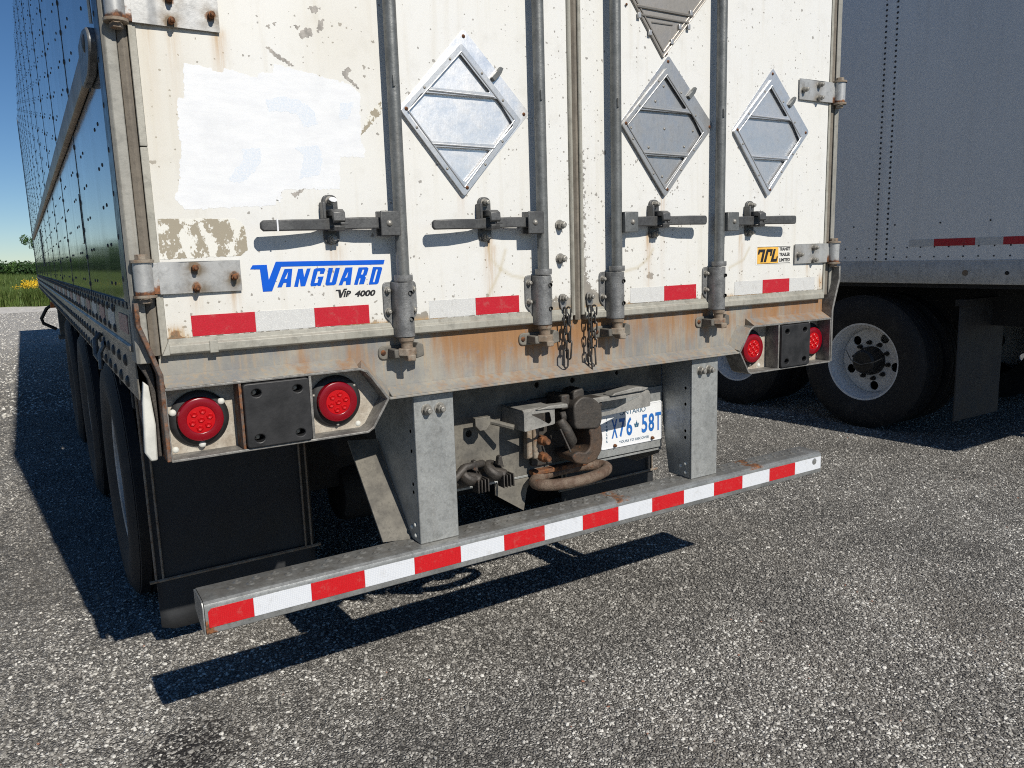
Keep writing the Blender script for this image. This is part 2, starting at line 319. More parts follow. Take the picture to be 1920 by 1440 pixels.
# ------------------------------------------------------------------ mesh helpers
class MB:
    def __init__(s): s.v = []; s.f = []; s.mi = []
    def add(s, vs, fs, mi=0):
        o = len(s.v); s.v += [tuple(p) for p in vs]; s.f += [tuple(i+o for i in f) for f in fs]; s.mi += [mi]*len(fs); return s
    def box(s, x0, x1, y0, y1, z0, z1, mi=0):
        return s.add([(x0,y0,z0),(x1,y0,z0),(x1,y1,z0),(x0,y1,z0),(x0,y0,z1),(x1,y0,z1),(x1,y1,z1),(x0,y1,z1)],
                     [(0,3,2,1),(4,5,6,7),(0,1,5,4),(1,2,6,5),(2,3,7,6),(3,0,4,7)], mi)
    def prism(s, poly, a0, a1, axis='y', mi=0):
        n = len(poly)
        def P(p, a): return {'y': (p[0], a, p[1]), 'x': (a, p[0], p[1]), 'z': (p[0], p[1], a)}[axis]
        vs = [P(p, a0) for p in poly]+[P(p, a1) for p in poly]
        fs = [tuple(range(n)), tuple(range(2*n-1, n-1, -1))]+[(i, i+n, (i+1) % n+n, (i+1) % n) for i in range(n)]
        return s.add(vs, fs, mi)
    def tube(s, path, r, seg=8, closed=False, mi=0, caps=True):
        path = [Vector(p) for p in path]; n = len(path); rs = r if isinstance(r, (list, tuple)) else [r]*n
        vs = []; prev = None
        for i, p in enumerate(path):
            if closed: d = path[(i+1) % n]-path[i-1]
            else: d = path[min(i+1, n-1)]-path[max(i-1, 0)]
            d.normalize()
            if prev is None: u = d.orthogonal().normalized()
            else:
                u = prev-d*prev.dot(d)
                u = u.normalized() if u.length > 1e-6 else d.orthogonal().normalized()
            prev = u; q = d.cross(u)
            vs += [p+(u*math.cos(2*math.pi*k/seg)+q*math.sin(2*math.pi*k/seg))*rs[i] for k in range(seg)]
        fs = []
        for i in range(n if closed else n-1):
            j = (i+1) % n
            if closed and i == n-1:   # align the seam
                best = min(range(seg), key=lambda h: (Vector(vs[i*seg])-Vector(vs[h])).length)
            else: best = 0
            fs += [(i*seg+k, i*seg+(k+1) % seg, j*seg+(k+1+best) % seg, j*seg+(k+best) % seg) for k in range(seg)]
        if caps and not closed: fs += [tuple(range(seg-1, -1, -1)), tuple((n-1)*seg+k for k in range(seg))]
        return s.add(vs, fs, mi)
    def cyl(s, p0, p1, r, seg=12, r1=None, mi=0): return s.tube([p0, p1], [r, r if r1 is None else r1], seg, mi=mi)
    def lathe(s, prof, c, axis, seg=32, mi=0, a0=0, a1=2*math.pi):
        c = Vector(c); ax = Vector(axis).normalized(); u = ax.orthogonal().normalized(); q = ax.cross(u); m = len(prof)
        full = abs(a1-a0-2*math.pi) < 1e-6; cnt = seg if full else seg+1; vs = []
        for k in range(cnt):
            an = a0+(a1-a0)*k/seg; d = u*math.cos(an)+q*math.sin(an)
            vs += [c+d*max(r, 1e-5)+ax*h for r, h in prof]
        fs = [(k*m+i, k*m+i+1, ((k+1) % cnt)*m+i+1, ((k+1) % cnt)*m+i) for k in range(seg) for i in range(m-1)]
        return s.add(vs, fs, mi)
    def dome(s, c, axis, r, h, seg=8, mi=0): return s.lathe([(r, 0), (r*.86, h*.5), (r*.5, h*.87), (0, h)], c, axis, seg, mi)
    def ribbon(s, pts, th, y0, y1, closed=False, mi=0):   # a strip of thickness th following (x,z) points, running along y
        n = len(pts); V = [Vector((p[0], p[1])) for p in pts]; L = []; Rr = []
        for i in range(n):
            a = V[i-1] if (i > 0 or closed) else V[i]; b = V[(i+1) % n] if (i < n-1 or closed) else V[i]
            d1 = (V[i]-a); d2 = (b-V[i])
            d1 = d1.normalized() if d1.length > 1e-9 else d2.normalized(); d2 = d2.normalized() if d2.length > 1e-9 else d1
            t_ = (d1+d2).normalized(); nn = Vector((-t_.y, t_.x)); k = 1/max(.45, nn.dot(Vector((-d1.y, d1.x))))
            L.append(V[i]+nn*th/2*k); Rr.append(V[i]-nn*th/2*k)
        for i in range(n if closed else n-1):
            j = (i+1) % n; q = [L[i], L[j], Rr[j], Rr[i]]
            vs = [(p.x, y0, p.y) for p in q]+[(p.x, y1, p.y) for p in q]
            fs = [(0,1,2,3),(7,6,5,4),(0,4,5,1),(2,6,7,3)]
            if not closed and i == 0: fs.append((3,7,4,0))
            if not closed and i == n-2: fs.append((1,5,6,2))
            s.add(vs, fs, mi)
        return s
    def build(s, name, mat, parent=None, bevel=0, smooth=35, seg=2, mats=None, weld=True):
        me = bpy.data.meshes.new(name); me.from_pydata(s.v, [], s.f)
        for m_ in (mats or [mat]): me.materials.append(M[m_] if isinstance(m_, str) else m_)
        if any(s.mi): me.polygons.foreach_set('material_index', s.mi)
        bm = bmesh.new(); bm.from_mesh(me)
        if weld: bmesh.ops.remove_doubles(bm, verts=bm.verts, dist=1e-5)
        bmesh.ops.recalc_face_normals(bm, faces=bm.faces); bm.to_mesh(me); bm.free()
        return finish(name, me, parent, bevel, smooth, seg)
def finish(name, me, parent=None, bevel=0, smooth=35, seg=2):
    if smooth:
        me.shade_smooth(); me.set_sharp_from_angle(angle=R(smooth))
    o = bpy.data.objects.new(name, me); COL.objects.link(o)
    if parent: o.parent = parent
    if bevel:
        b = o.modifiers.new('bevel', 'BEVEL'); b.width = bevel; b.segments = seg; b.limit_method = 'ANGLE'; b.angle_limit = R(40); b.harden_normals = False
    return o
def dup(o, parent, loc=None, rot=None, scale=None):
    c = o.copy(); COL.objects.link(c); c.parent = parent
    if loc is not None: c.location = loc
    if rot is not None: c.rotation_euler = rot
    if scale is not None: c.scale = scale
    return c
def rounded(pts, r, n=4):
    out = []; N = len(pts)
    for i in range(N):
        p0, p, p1 = Vector(pts[i-1]), Vector(pts[i]), Vector(pts[(i+1) % N])
        a, b = (p0-p), (p1-p); rr = min(r, a.length*.45, b.length*.45)
        A, B = p+a.normalized()*rr, p+b.normalized()*rr
        for k in range(n+1):
            tt = k/n; out.append(tuple((A*(1-tt)+p*tt)*(1-tt)+(p*(1-tt)+B*tt)*tt))
    return out
def circle(cx, cz, r, n=14): return [(cx+r*math.cos(2*math.pi*k/n), cz+r*math.sin(2*math.pi*k/n)) for k in range(n)]
def curve_mesh(polys, thick, bev=0):
    cu = bpy.data.curves.new('tmp', 'CURVE'); cu.dimensions = '2D'; cu.fill_mode = 'BOTH'; cu.extrude = max(thick/2-bev, 0); cu.bevel_depth = bev; cu.bevel_resolution = 1
    if bev: cu.offset = -bev
    for p in polys:
        s_ = cu.splines.new('POLY'); s_.points.add(len(p)-1); s_.use_cyclic_u = True
        s_.points.foreach_set('co', [c for q in p for c in (q[0], q[1], 0, 1)])
    ob = bpy.data.objects.new('tmp', cu); COL.objects.link(ob); dg = bpy.context.evaluated_depsgraph_get()
    me = bpy.data.meshes.new_from_object(ob.evaluated_get(dg)); bpy.data.objects.remove(ob); bpy.data.curves.remove(cu)
    return me
def plate(name, outer, holes, y0, y1, mat, parent, bev=0, smooth=35, xf=None):
    """flat sheet standing in the x-z plane with real holes"""
    me = curve_mesh([outer]+list(holes), y1-y0, bev); me.name = name
    me.transform(Matrix(((1, 0, 0, 0), (0, 0, -1, (y0+y1)/2), (0, 1, 0, 0), (0, 0, 0, 1))))
    if xf: me.transform(xf)
    me.materials.clear(); me.materials.append(M[mat])
    return finish(name, me, parent, 0, smooth)
def text(name, body, x0, x1, z0, z1, y, mat, parent, shear=0, bold=0., th=.0006):
    cu = bpy.data.curves.new('tmp', 'FONT'); cu.body = body; cu.shear = shear; cu.offset = bold; cu.fill_mode = 'BOTH'; cu.extrude = .001; cu.resolution_u = 4
    ob = bpy.data.objects.new('tmp', cu); COL.objects.link(ob); dg = bpy.context.evaluated_depsgraph_get()
    me = bpy.data.meshes.new_from_object(ob.evaluated_get(dg)); bpy.data.objects.remove(ob); bpy.data.curves.remove(cu)
    c = np.empty(len(me.vertices)*3); me.vertices.foreach_get('co', c); c = c.reshape(-1, 3)
    lo, hi = c.min(0), c.max(0); d = np.empty_like(c)
    d[:, 0] = x0+(c[:, 0]-lo[0])/(hi[0]-lo[0])*(x1-x0); d[:, 2] = z0+(c[:, 1]-lo[1])/(hi[1]-lo[1])*(z1-z0)
    d[:, 1] = y-np.where(c[:, 2] > 0, th, 0)
    me.vertices.foreach_set('co', d.ravel()); me.materials.clear(); me.materials.append(M[mat]); me.name = name; me.update()
    return finish(name, me, parent, 0, 0)
def stain(me, fn):
    n = len(me.vertices); c = np.empty(n*3, np.float32); me.vertices.foreach_get('co', c); c = c.reshape(-1, 3)
    out = np.zeros((n, 4), np.float32); out[:, 3] = 1; fn(c[:, 0], c[:, 1], c[:, 2], out)
    at = me.color_attributes.new('stain', 'FLOAT_COLOR', 'POINT'); at.data.foreach_set('color', np.clip(out, 0, 2).ravel())
def grid_front(x0, x1, y, z0, z1, st):
    nx = max(1, int(round((x1-x0)/st))); nz = max(1, int(round((z1-z0)/st)))
    X, Z = np.meshgrid(np.linspace(x0, x1, nx+1), np.linspace(z0, z1, nz+1))
    vs = np.stack([X.ravel(), np.full(X.size, y), Z.ravel()], 1)
    i = np.arange(nx)[None, :]+np.arange(nz)[:, None]*(nx+1)
    fs = np.stack([i, i+1, i+nx+2, i+nx+1], -1).reshape(-1, 4)
    return vs, fs
def empty(name, loc, label=None, cat=None, group=None):
    o = bpy.data.objects.new(name, None); COL.objects.link(o); o.empty_display_size = .3
    if label: o['label'] = label; o['category'] = cat
    if group: o['group'] = group
    return o
def sub(n0, n1, v): return np.clip((v-n0)/(n1-n0), 0, 1)

# shared fastener meshes, pointing to -y
def bolt_mesh(r, h, mat, washer=True):
    m = MB()
    if washer: m.lathe([(r*1.3, 0), (r*1.3, -r*.18), (r*.9, -r*.2)], (0, 0, 0), (0, 1, 0), 14)
    hexp = [(r*math.cos(R(60*k+11)), r*math.sin(R(60*k+11))) for k in range(6)]
    m.prism(hexp, -r*.2, -h*.62)
    m.lathe([(r*.62, -h*.6), (r*.62, -h*.94), (r*.5, -h), (0, -h)], (0, 0, 0), (0, 1, 0), 10)
    o = m.build('bolt', mat, None, .0008, seg=1); COL.objects.unlink(o); return o
BOLT = bolt_mesh(.0098, .025, 'bolt'); BOLTR = bolt_mesh(.0082, .026, 'boltr', False); BOLTS = bolt_mesh(.008, .017, 'bolt')
def screw_mesh(r, h, mat):
    o = MB().dome((0, 0, 0), (0, -1, 0), r, h, 10).build('screw', mat); COL.objects.unlink(o); return o
SCREW = screw_mesh(.009, .005, 'caulk'); RIV = screw_mesh(.0045, .003, 'bolt'); RIVD = screw_mesh(.0045, .003, 'boltr')
BIGRIV = screw_mesh(.017, .008, 'rivet')
def put(o, parent, x, y, z, rot=None, name=None, scale=None):
    c = dup(o, parent, (x, y, z), rot, scale)
    if name: c.name = name
    return c

# ================================================================== GROUND AND FIELD
NEAR = 32.
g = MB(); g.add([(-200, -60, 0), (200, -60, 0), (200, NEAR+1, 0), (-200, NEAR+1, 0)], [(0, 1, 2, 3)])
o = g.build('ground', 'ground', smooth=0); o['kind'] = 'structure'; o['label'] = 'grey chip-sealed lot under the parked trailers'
# light gravel berm between lot and field
nx, ny = 260, 24; vs = []; fs = []
for j in range(ny+1):
    for i in range(nx+1):
        x = -60+i*.35; tt = j/ny; y = NEAR-3+tt*5
        h = .14*math.sin(math.pi*tt)*(.6+.5*math.sin(x*.9)+.3*math.sin(x*2.7+1)) + .05*random.random()*math.sin(math.pi*tt)
        vs.append((x, y, max(0, h)*1.0-.004+.01))
for j in range(ny):
    for i in range(nx):
        k = j*(nx+1)+i; fs.append((k, k+1, k+nx+2, k+nx+1))
t = NT('berm_gravel'); col = t.mix(t.mr(t.noise(8, 7, .75), .3, .7), (.68, .65, .60), (.44, .42, .385)); M['berm'] = t.set(col=col, rough=.9, nrm=t.bump(t.noise(25, 6, .7), .8, .03))
o = MB().add(vs, fs).build('gravel_berm', 'berm', smooth=80); o['kind'] = 'structure'; o['label'] = 'pale gravel edge of the lot along the field'
g = MB(); g.add([(-700, NEAR+1, .02), (700, NEAR+1, .02), (700, 1500, .02), (-700, 1500, .02)], [(0, 1, 2, 3)])
o = g.build('field', 'field', smooth=0); o['kind'] = 'structure'; o['label'] = 'flat green field beyond the lot'

def scatter(name, pts, sizes, protos, label, upright=False):
    """geometry-nodes instancing of small meshes on points: uncountable stuff"""
    pc = bpy.data.collections.new(name+'_sources')
    for p in protos: pc.objects.link(p)
    me = bpy.data.meshes.new(name); me.from_pydata(pts.tolist(), [], [])
    at = me.attributes.new('size', 'FLOAT', 'POINT'); at.data.foreach_set('value', sizes.astype(np.float32))
    o = bpy.data.objects.new(name, me); COL.objects.link(o); o['kind'] = 'stuff'; o['label'] = label
    ng = bpy.data.node_groups.new(name, 'GeometryNodeTree')
    ng.interface.new_socket('Geometry', in_out='INPUT', socket_type='NodeSocketGeometry'); ng.interface.new_socket('Geometry', in_out='OUTPUT', socket_type='NodeSocketGeometry')
    N = ng.nodes; gi = N.new('NodeGroupInput'); go = N.new('NodeGroupOutput')
    ci = N.new('GeometryNodeCollectionInfo'); ci.inputs['Collection'].default_value = pc; ci.inputs['Separate Children'].default_value = True; ci.inputs['Reset Children'].default_value = True
    ip = N.new('GeometryNodeInstanceOnPoints'); ip.inputs['Pick Instance'].default_value = True
    rv = N.new('FunctionNodeRandomValue'); rv.data_type = 'FLOAT_VECTOR'
    rv.inputs[0].default_value = (-.12, -.12, 0) if upright else (-.5, -.5, 0); rv.inputs[1].default_value = (.12, .12, 6.283) if upright else (.5, .5, 6.283)
    na = N.new('GeometryNodeInputNamedAttribute'); na.data_type = 'FLOAT'; na.inputs[0].default_value = 'size'
    L = ng.links
    L.new(gi.outputs[0], ip.inputs['Points']); L.new(ci.outputs[0], ip.inputs['Instance']); L.new(rv.outputs[0], ip.inputs['Rotation'])
    L.new([q for q in na.outputs if q.enabled][0], ip.inputs['Scale']); L.new(ip.outputs[0], go.inputs[0])
    md = o.modifiers.new('scatter', 'NODES'); md.node_group = ng
    return o
def proto(m, mat):
    o = m.build('source', mat, smooth=0); COL.objects.unlink(o); return o
# stone chips, densest where the camera stands close
peb = []
for k in range(9):
    bm = bmesh.new(); bmesh.ops.create_icosphere(bm, subdivisions=1, radius=1)
    r_ = np.random.default_rng(50+k); s3 = (r_.uniform(.75, 1.3), r_.uniform(.7, 1.1), r_.uniform(.45, .75))
    for v in bm.verts: v.co = Vector([c*s*r_.uniform(.78, 1.18) for c, s in zip(v.co, s3)])
    me = bpy.data.meshes.new('chip'); bm.to_mesh(me); bm.free(); me.materials.append(M['stone'])
    peb.append(bpy.data.objects.new('chip', me))
t = NT('pale_gravel'); oi = t.n('ShaderNodeObjectInfo').outputs['Random']
M['pale'] = t.set(col=t.ramp(oi, [(0, (.16, .15, .135)), (.4, (.36, .34, .31)), (.8, (.62, .60, .55)), (1, (.75, .73, .68))]), rough=.85)
peb2 = []
for q in peb[:5]:
    me = q.data.copy(); me.materials.clear(); me.materials.append(M['pale']); peb2.append(bpy.data.objects.new('gravel_piece', me))
NP = 380000
ang = rng.uniform(R(-52), R(48), NP); rad = 1.2+rng.random(NP)**1.25*9.5
az = yaw+ang
px = CP.x+np.sin(az)*rad; py = CP.y+np.cos(az)*rad
cl = (np.sin(px*1.7+1.3*np.sin(py*1.1))+np.sin(py*2.3+1.1*np.sin(px*1.9)))*.5
keep = rng.random(NP) < np.clip(.62+.38*cl, .25, 1)
px, py = px[keep], py[keep]
sz = .0030+.0050*rng.random(len(px))**2.3; big = rng.random(len(px)) > .993; sz[big] *= 1.5
sz *= 1+.05*np.clip(np.hypot(px-CP.x, py-CP.y)-3, 0, 6)
scatter('loose_stone_chips', np.stack([px, py, sz*.12], 1), sz, peb, 'loose grey and white stone chips bedded in the lot surface')
# coarser loose gravel towards the field
NF = 26000
fy_ = 7+rng.random(NF)**1.2*25; fx_ = -1.5+rng.uniform(-1, 1, NF)*(1.2+fy_*.11)-.3
scatter('loose_gravel', np.stack([fx_, fy_, np.full(NF, .002)], 1), .006+.016*rng.random(NF)**2, peb2, 'pale coarse gravel scattered toward the field edge')
# grass
gp = []
for k in range(5):
    r_ = np.random.default_rng(80+k); m = MB()
    for b in range(26):
        x, y = r_.normal(0, .16, 2); h = r_.uniform(.35, .8); a_ = r_.uniform(0, 6.28); dx, dy = math.cos(a_), math.sin(a_); ww = r_.uniform(.010, .022); ln = r_.uniform(.1, .35)
        m.add([(x-dy*ww, y+dx*ww, 0), (x+dy*ww, y-dx*ww, 0), (x+dx*ln*.4+dy*ww*.7, y+dy*ln*.4-dx*ww*.7, h*.6), (x+dx*ln*.4-dy*ww*.7, y+dy*ln*.4+dx*ww*.7, h*.6), (x+dx*ln, y+dy*ln, h)],
              [(0, 1, 2, 3), (3, 2, 4)])
    gp.append(proto(m, 'grass'))
NG = 60000
gy = NEAR+1.2+rng.random(NG)**1.6*66; gx = rng.uniform(-1, 1, NG)*(8+gy*.28)-4-gy*.08
scatter('field_grass', np.stack([gx, gy, np.full(NG, .02)], 1), rng.uniform(.6, 1.25, NG)*(1+.4*np.sin(gx*.35)*np.sin(gy*.2)), gp, 'tall rough meadow grass covering the field', True)
# goldenrod plants by the lot edge
def goldenrod(x, y, h, n, label):
    e = empty('goldenrod_plant', None, label, 'plant', 'goldenrod along the field edge')
    e.location = (x, y, 0)
    ms = MB(); mf = MB(); r_ = np.random.default_rng(int(abs(x*100)+y*10))
    for k in range(n):
        a_ = r_.uniform(0, 6.28); d = r_.uniform(.05, .35); hh = h*r_.uniform(.75, 1); q = (math.cos(a_)*d, math.sin(a_)*d)
        ms.tube([(q[0]*.4, q[1]*.4, 0), (q[0]*.7, q[1]*.7, hh*.6), (q[0], q[1], hh)], .008, 4)
        for j in range(9):
            zz = hh*r_.uniform(.2, .8); b = r_.uniform(0, 6.28); c, s_ = math.cos(b)*.09, math.sin(b)*.09
            ms.add([(q[0]*.7, q[1]*.7, zz), (q[0]*.7+c-s_*.15, q[1]*.7+s_+c*.15, zz+.05), (q[0]*.7+c*1.6, q[1]*.7+s_*1.6, zz+.04), (q[0]*.7+c+s_*.15, q[1]*.7+s_-c*.15, zz+.05)], [(0, 1, 2, 3)])
        for j in range(34):
            u = r_.normal(0, .055, 3); c = (q[0]+u[0]*1.3, q[1]+u[1]*1.3, hh+u[2]+.02); s_ = r_.uniform(.014, .03); d1 = Vector(r_.normal(0, 1, 3)).normalized(); d2 = d1.orthogonal().normalized()
            mf.add([Vector(c)+d1*s_, Vector(c)+d2*s_, Vector(c)-d1*s_, Vector(c)-d2*s_], [(0, 1, 2, 3)])
    ms.build('stems', 'stem', e, smooth=0)['kind'] = 'stuff'; mf.build('blooms', 'flower', e, smooth=0, weld=False)['kind'] = 'stuff'
GL = 'yellow flowering goldenrod plant at the gravel edge of the field'
for x, y, h, n in [(-1.30, 34.2, 1.0, 9), (-1.05, 34.6, .95, 8), (-.75, 34.4, .9, 7), (-1.55, 34.9, .85, 6), (-2.45, 36.4, .5, 4), (-.4, 35.5, .7, 4), (-5.1, 36.5, .7, 5), (-8.6, 37.6, .7, 5)]:
    goldenrod(x, y, h, n, GL)
# trees
def crown_mesh(seed, rx, rz, n, leaf, mat):
    r_ = np.random.default_rng(seed); nl = 11; m = MB()
    lobes = [(r_.normal(0, rx*.45, 2), r_.uniform(.25, .85)*rz*2, r_.uniform(.32, .55)*rx) for _ in range(nl)]
    for k in range(n):
        (lx, ly), lz, lr = lobes[k % nl]
        d = r_.normal(0, 1, 3); d /= np.linalg.norm(d); rr = lr*r_.uniform(.55, 1.08)
        c = Vector((lx+d[0]*rr, ly+d[1]*rr, lz+d[2]*rr*.8)); s_ = leaf*r_.uniform(.6, 1.3)
        nrm = (Vector(d)+Vector(r_.normal(0, .5, 3))).normalized(); u = nrm.orthogonal().normalized()*s_; v = nrm.cross(u).normalized()*s_*.7
        m.add([c-u, c+v*.8, c+u, c-v*.8], [(0, 1, 2, 3)])
    me = bpy.data.meshes.new('crown'); me.from_pydata(m.v, [], m.f); me.materials.append(M[mat]); return me
CR = [crown_mesh(k, 2.6, 1.15, 2600, .17, 'leaf' if k % 3 else 'leafd') for k in range(6)]
TRK = MB(); TRK.tube([(0, 0, 0), (.05, .02, .8), (0, 0, 1.6)], [.13, .10, .06], 7); TRK.tube([(0, 0, .6), (.5, .2, 1.3)], [.06, .03], 5); TRK.tube([(0, 0, .8), (-.5, -.2, 1.5)], [.06, .03], 5)
trk = TRK.build('trunk', 'bark'); COL.objects.unlink(trk)
def tree(x, y, s, k, label, group, zs=1.):
    e = empty('broadleaf_tree', None, label, 'tree', group); e.location = (x, y, 0)
    c = bpy.data.objects.new('crown', CR[k]); COL.objects.link(c); c.parent = e; c.location = (0, 0, .25*s); c.scale = (s, s, s*zs); c.rotation_euler = (0, 0, random.uniform(0, 6.28))
    tr = dup(trk, e, (0, 0, 0), None, (s, s, s)); tr.name = 'trunk'
x = -46
while x < 7:
    s = random.uniform(.85, 1.2)*(1.6 if x < -6.5 else 1.05)
    tree(x, 98+random.uniform(-3, 3)-.12*abs(x), s*.68, random.randrange(6), 'low bushy green tree in the line beyond the field', 'tree line beyond the field', random.uniform(.95, 1.25))
    x += random.uniform(1.0, 1.6)
e = empty('tall_tree', None, 'tall leafy tree rising above the tree line behind the long trailer', 'tree'); e.location = (.42, 101, 0)
c = bpy.data.objects.new('crown', CR[1]); COL.objects.link(c); c.parent = e; c.location = (0, 0, 3.7); c.scale = (.45, .45, .75)
tr = dup(trk, e, (0, 0, 0), None, (1., 1., 2.6)); tr.name = 'trunk'

# ================================================================== MAIN TRAILER
T = empty('semi_trailer', None, 'white-doored box trailer with dark glossy riveted side and striped rear bumper', 'trailer')
Y0 = 0.0
STREAKS = [(-.803, 1.468, .10, .020, .45), (-.790, 1.46, .16, .03, .30), (-.325, 1.475, .17, .016, .95), (-.318, 1.45, .20, .03, .45), (.297, 1.48, .18, .012, .8), (.30, 1.45, .20, .022, .45), (.362, 1.60, .20, .013, .5),
           (.745, 1.468, .10, .010, .7), (.75, 1.44, .12, .02, .35), (-1.149, 1.372, .06, .02, .6), (-1.06, 1.36, .06, .018, .6), (-1.148, 1.965, .12, .02, .45), (-1.045, 1.965, .12, .02, .7), (-1.20, 1.98, .16, .02, .4), (-.41, 1.60, .08, .02, .25), (.875, 1.61, .06, .02, .15), (1.13, 1.35, .05, .015, .5)]
def seg_d(x, z, a, b):
    ax, az, bx, bz = *a, *b; dx, dz = bx-ax, bz-az; tt = np.clip(((x-ax)*dx+(z-az)*dz)/(dx*dx+dz*dz), 0, 1); return np.hypot(x-ax-tt*dx, z-az-tt*dz)
ARCS = [[(.32, 1.434), (.292, 1.398), (.251, 1.374), (.196, 1.364)], [(.794, 1.429), (.762, 1.384), (.689, 1.359)], [(-.324, 1.461), (-.32, 1.421), (-.288, 1.388), (-.246, 1.366), (-.202, 1.358)], [(-.267, 1.444), (-.289, 1.38), (-.329, 1.316)]]
def door_stain(x, y, z, o):
    for x0, zt, ln, wd, st in STREAKS:
        k = np.exp(-((x-x0)/wd)**2*2)*np.where(z < zt, np.exp(-np.clip(zt-z, 0, 9)/ln*1.4), np.exp(-((z-zt)/.012)**2))
        o[:, 0] = np.maximum(o[:, 0], st*k)
    o[:, 0] += 1.1*np.exp(-((x+1.205)/.02)**2-((z-1.268)/.014)**2)+.9*np.exp(-((x-1.212)/.014)**2-((z-1.285)/.03)**2)
    o[:, 0] += .75*np.exp(-((z-1.254)/.007)**2)*(np.sin(x*9+1) > .1)
    o[:, 1] += .55*np.exp(-np.clip(z-1.255, 0, 9)/.055)+.45*np.exp(-np.abs(x-.03)/.03)*(z < 1.75)+.22*np.exp(-((x-.3)/.18)**2-((z-1.5)/.25)**2)+.12*(np.abs(x) < .12)
    o[:, 1] += .45*np.exp(-np.clip(z-1.255, 0, 9)/.03)*((np.abs(x+.59) < .06) | (np.abs(x+.05) < .09) | (np.abs(x-.6) < .05) | (np.abs(x-.09) < .06))
    for cx_, cz_ in ((-.385, 1.825), (.375, 1.832), (.89, 1.84)):
        d = np.abs(x-cx_)/.215+np.abs(z-cz_)/.232; o[:, 1] += .3*np.exp(-((d-1.03)/.06)**2)
    o[:, 2] += .45*sub(-.95, -1.22, x)*sub(1.45, 1.8, z)+.25*np.exp(-np.clip(z-1.255, 0, 9)/.1)+.18*sub(-1.0, -1.22, x)
    o[:, 2] += .35*np.exp(-((x+.75)/.12)**2-((z-2.0)/.15)**2)
    for arc in ARCS:
        d = np.full_like(x, 9.)
        for a_, b_ in zip(arc, arc[1:]): d = np.minimum(d, seg_d(x, z, a_, b_))
        o[:, 2] += .75*np.exp(-(d/.005)**2)
def door(x0, x1, label):
    m = MB(); vs, fs = grid_front(x0, x1, 0, 1.2545, 2.42, .0065); m.add(vs.tolist(), fs.tolist())
    m.add([(x0, 0, 2.42), (x1, 0, 2.42), (x1, 0, 3.93), (x0, 0, 3.93)], [(0, 1, 2, 3)])
    m.add([(x0, 0, 1.2545), (x1, 0, 1.2545), (x1, .05, 1.2545), (x0, .05, 1.2545)], [(0, 1, 2, 3)])
    for xx in (x0, x1): m.add([(xx, 0, 1.2545), (xx, .05, 1.2545), (xx, .05, 3.93), (xx, 0, 3.93)], [(0, 1, 2, 3)])
    m.add([(x0, .05, 1.2545), (x1, .05, 1.2545), (x1, .05, 3.93), (x0, .05, 3.93)], [(0, 1, 2, 3)])
    o = m.build('door', 'door', T, smooth=0, weld=False); o['label'] = label; stain(o.data, door_stain); return o
DL = door(-1.225, -.029, 'left rear door with repainted patch and blue lettering'); DR = door(.023, 1.222, 'right rear door with two diamond holders')
# seals and frame trim
def edge(name, poly, z0, z1, mat, parent, bev=.0015): return MB().prism(poly, z0, z1, 'z').build(name, mat, parent, bev)
edge('edge_trim', [(-1.240, -.004), (-1.2235, -.004), (-1.2235, .03), (-1.240, .03)], 1.70, 3.93, 'trim', DL)
edge('edge_trim', [(-1.240, -.003), (-1.2235, -.003), (-1.2235, .03), (-1.240, .03)], 1.2165, 1.698, 'trim', DL)
edge('door_seal', [(-1.2635, .004), (-1.252, -.004), (-1.2415, .002), (-1.2415, .03), (-1.2635, .03)], 1.2165, 3.95, 'seal', DL)
edge('edge_trim', [(1.2235, -.003), (1.236, -.003), (1.236, .03), (1.2235, .03)], 1.232, 3.93, 'trim', DR)
edge('door_seal', [(1.237, .003), (1.249, -.004), (1.259, .003), (1.259, .03), (1.237, .03)], 1.232, 3.95, 'seal', DR)
bot = [(-.0035, 1.254), (-.0045, 1.243), (-.012, 1.238), (-.012, 1.220), (-.006, 1.2155), (.03, 1.2155), (.03, 1.254)]
m = MB(); n_ = len(bot)
for a_, b_ in ((-1.2225, -.03), (.024, 1.222)):
    m = MB().prism(bot, a_, b_, 'x'); m.build('bottom_trim', 'trim', DL if a_ < 0 else DR, .0012)
m = MB().prism([(-1.240, 1.2165), (-1.2225, 1.2165), (-1.2225, 1.252)], -.0125, .02); m.build('mitre_piece', 'trim', DL, .001)
MB().box(-1.132, -1.112, -.0145, -.010, 1.2145, 1.2445).build('trim_clip', 'trim', DL, .0012)
edge('center_seal', [(-.012, .002), (-.004, -.007), (.004, -.007), (.0095, .002), (.0095, .03), (-.012, .03)], 1.2165, 3.95, 'seal', DL)
edge('center_trim', [(-.0285, -.005), (-.0245, -.0095), (-.0215, -.005), (-.0125, -.003), (-.0125, .03), (-.0285, .03)], 1.232, 3.93, 'trim', DL)
edge('center_trim', [(.0100, -.004), (.0135, -.008), (.0225, -.006), (.0225, .03), (.0100, .03)], 1.232, 3.93, 'trim', DR)
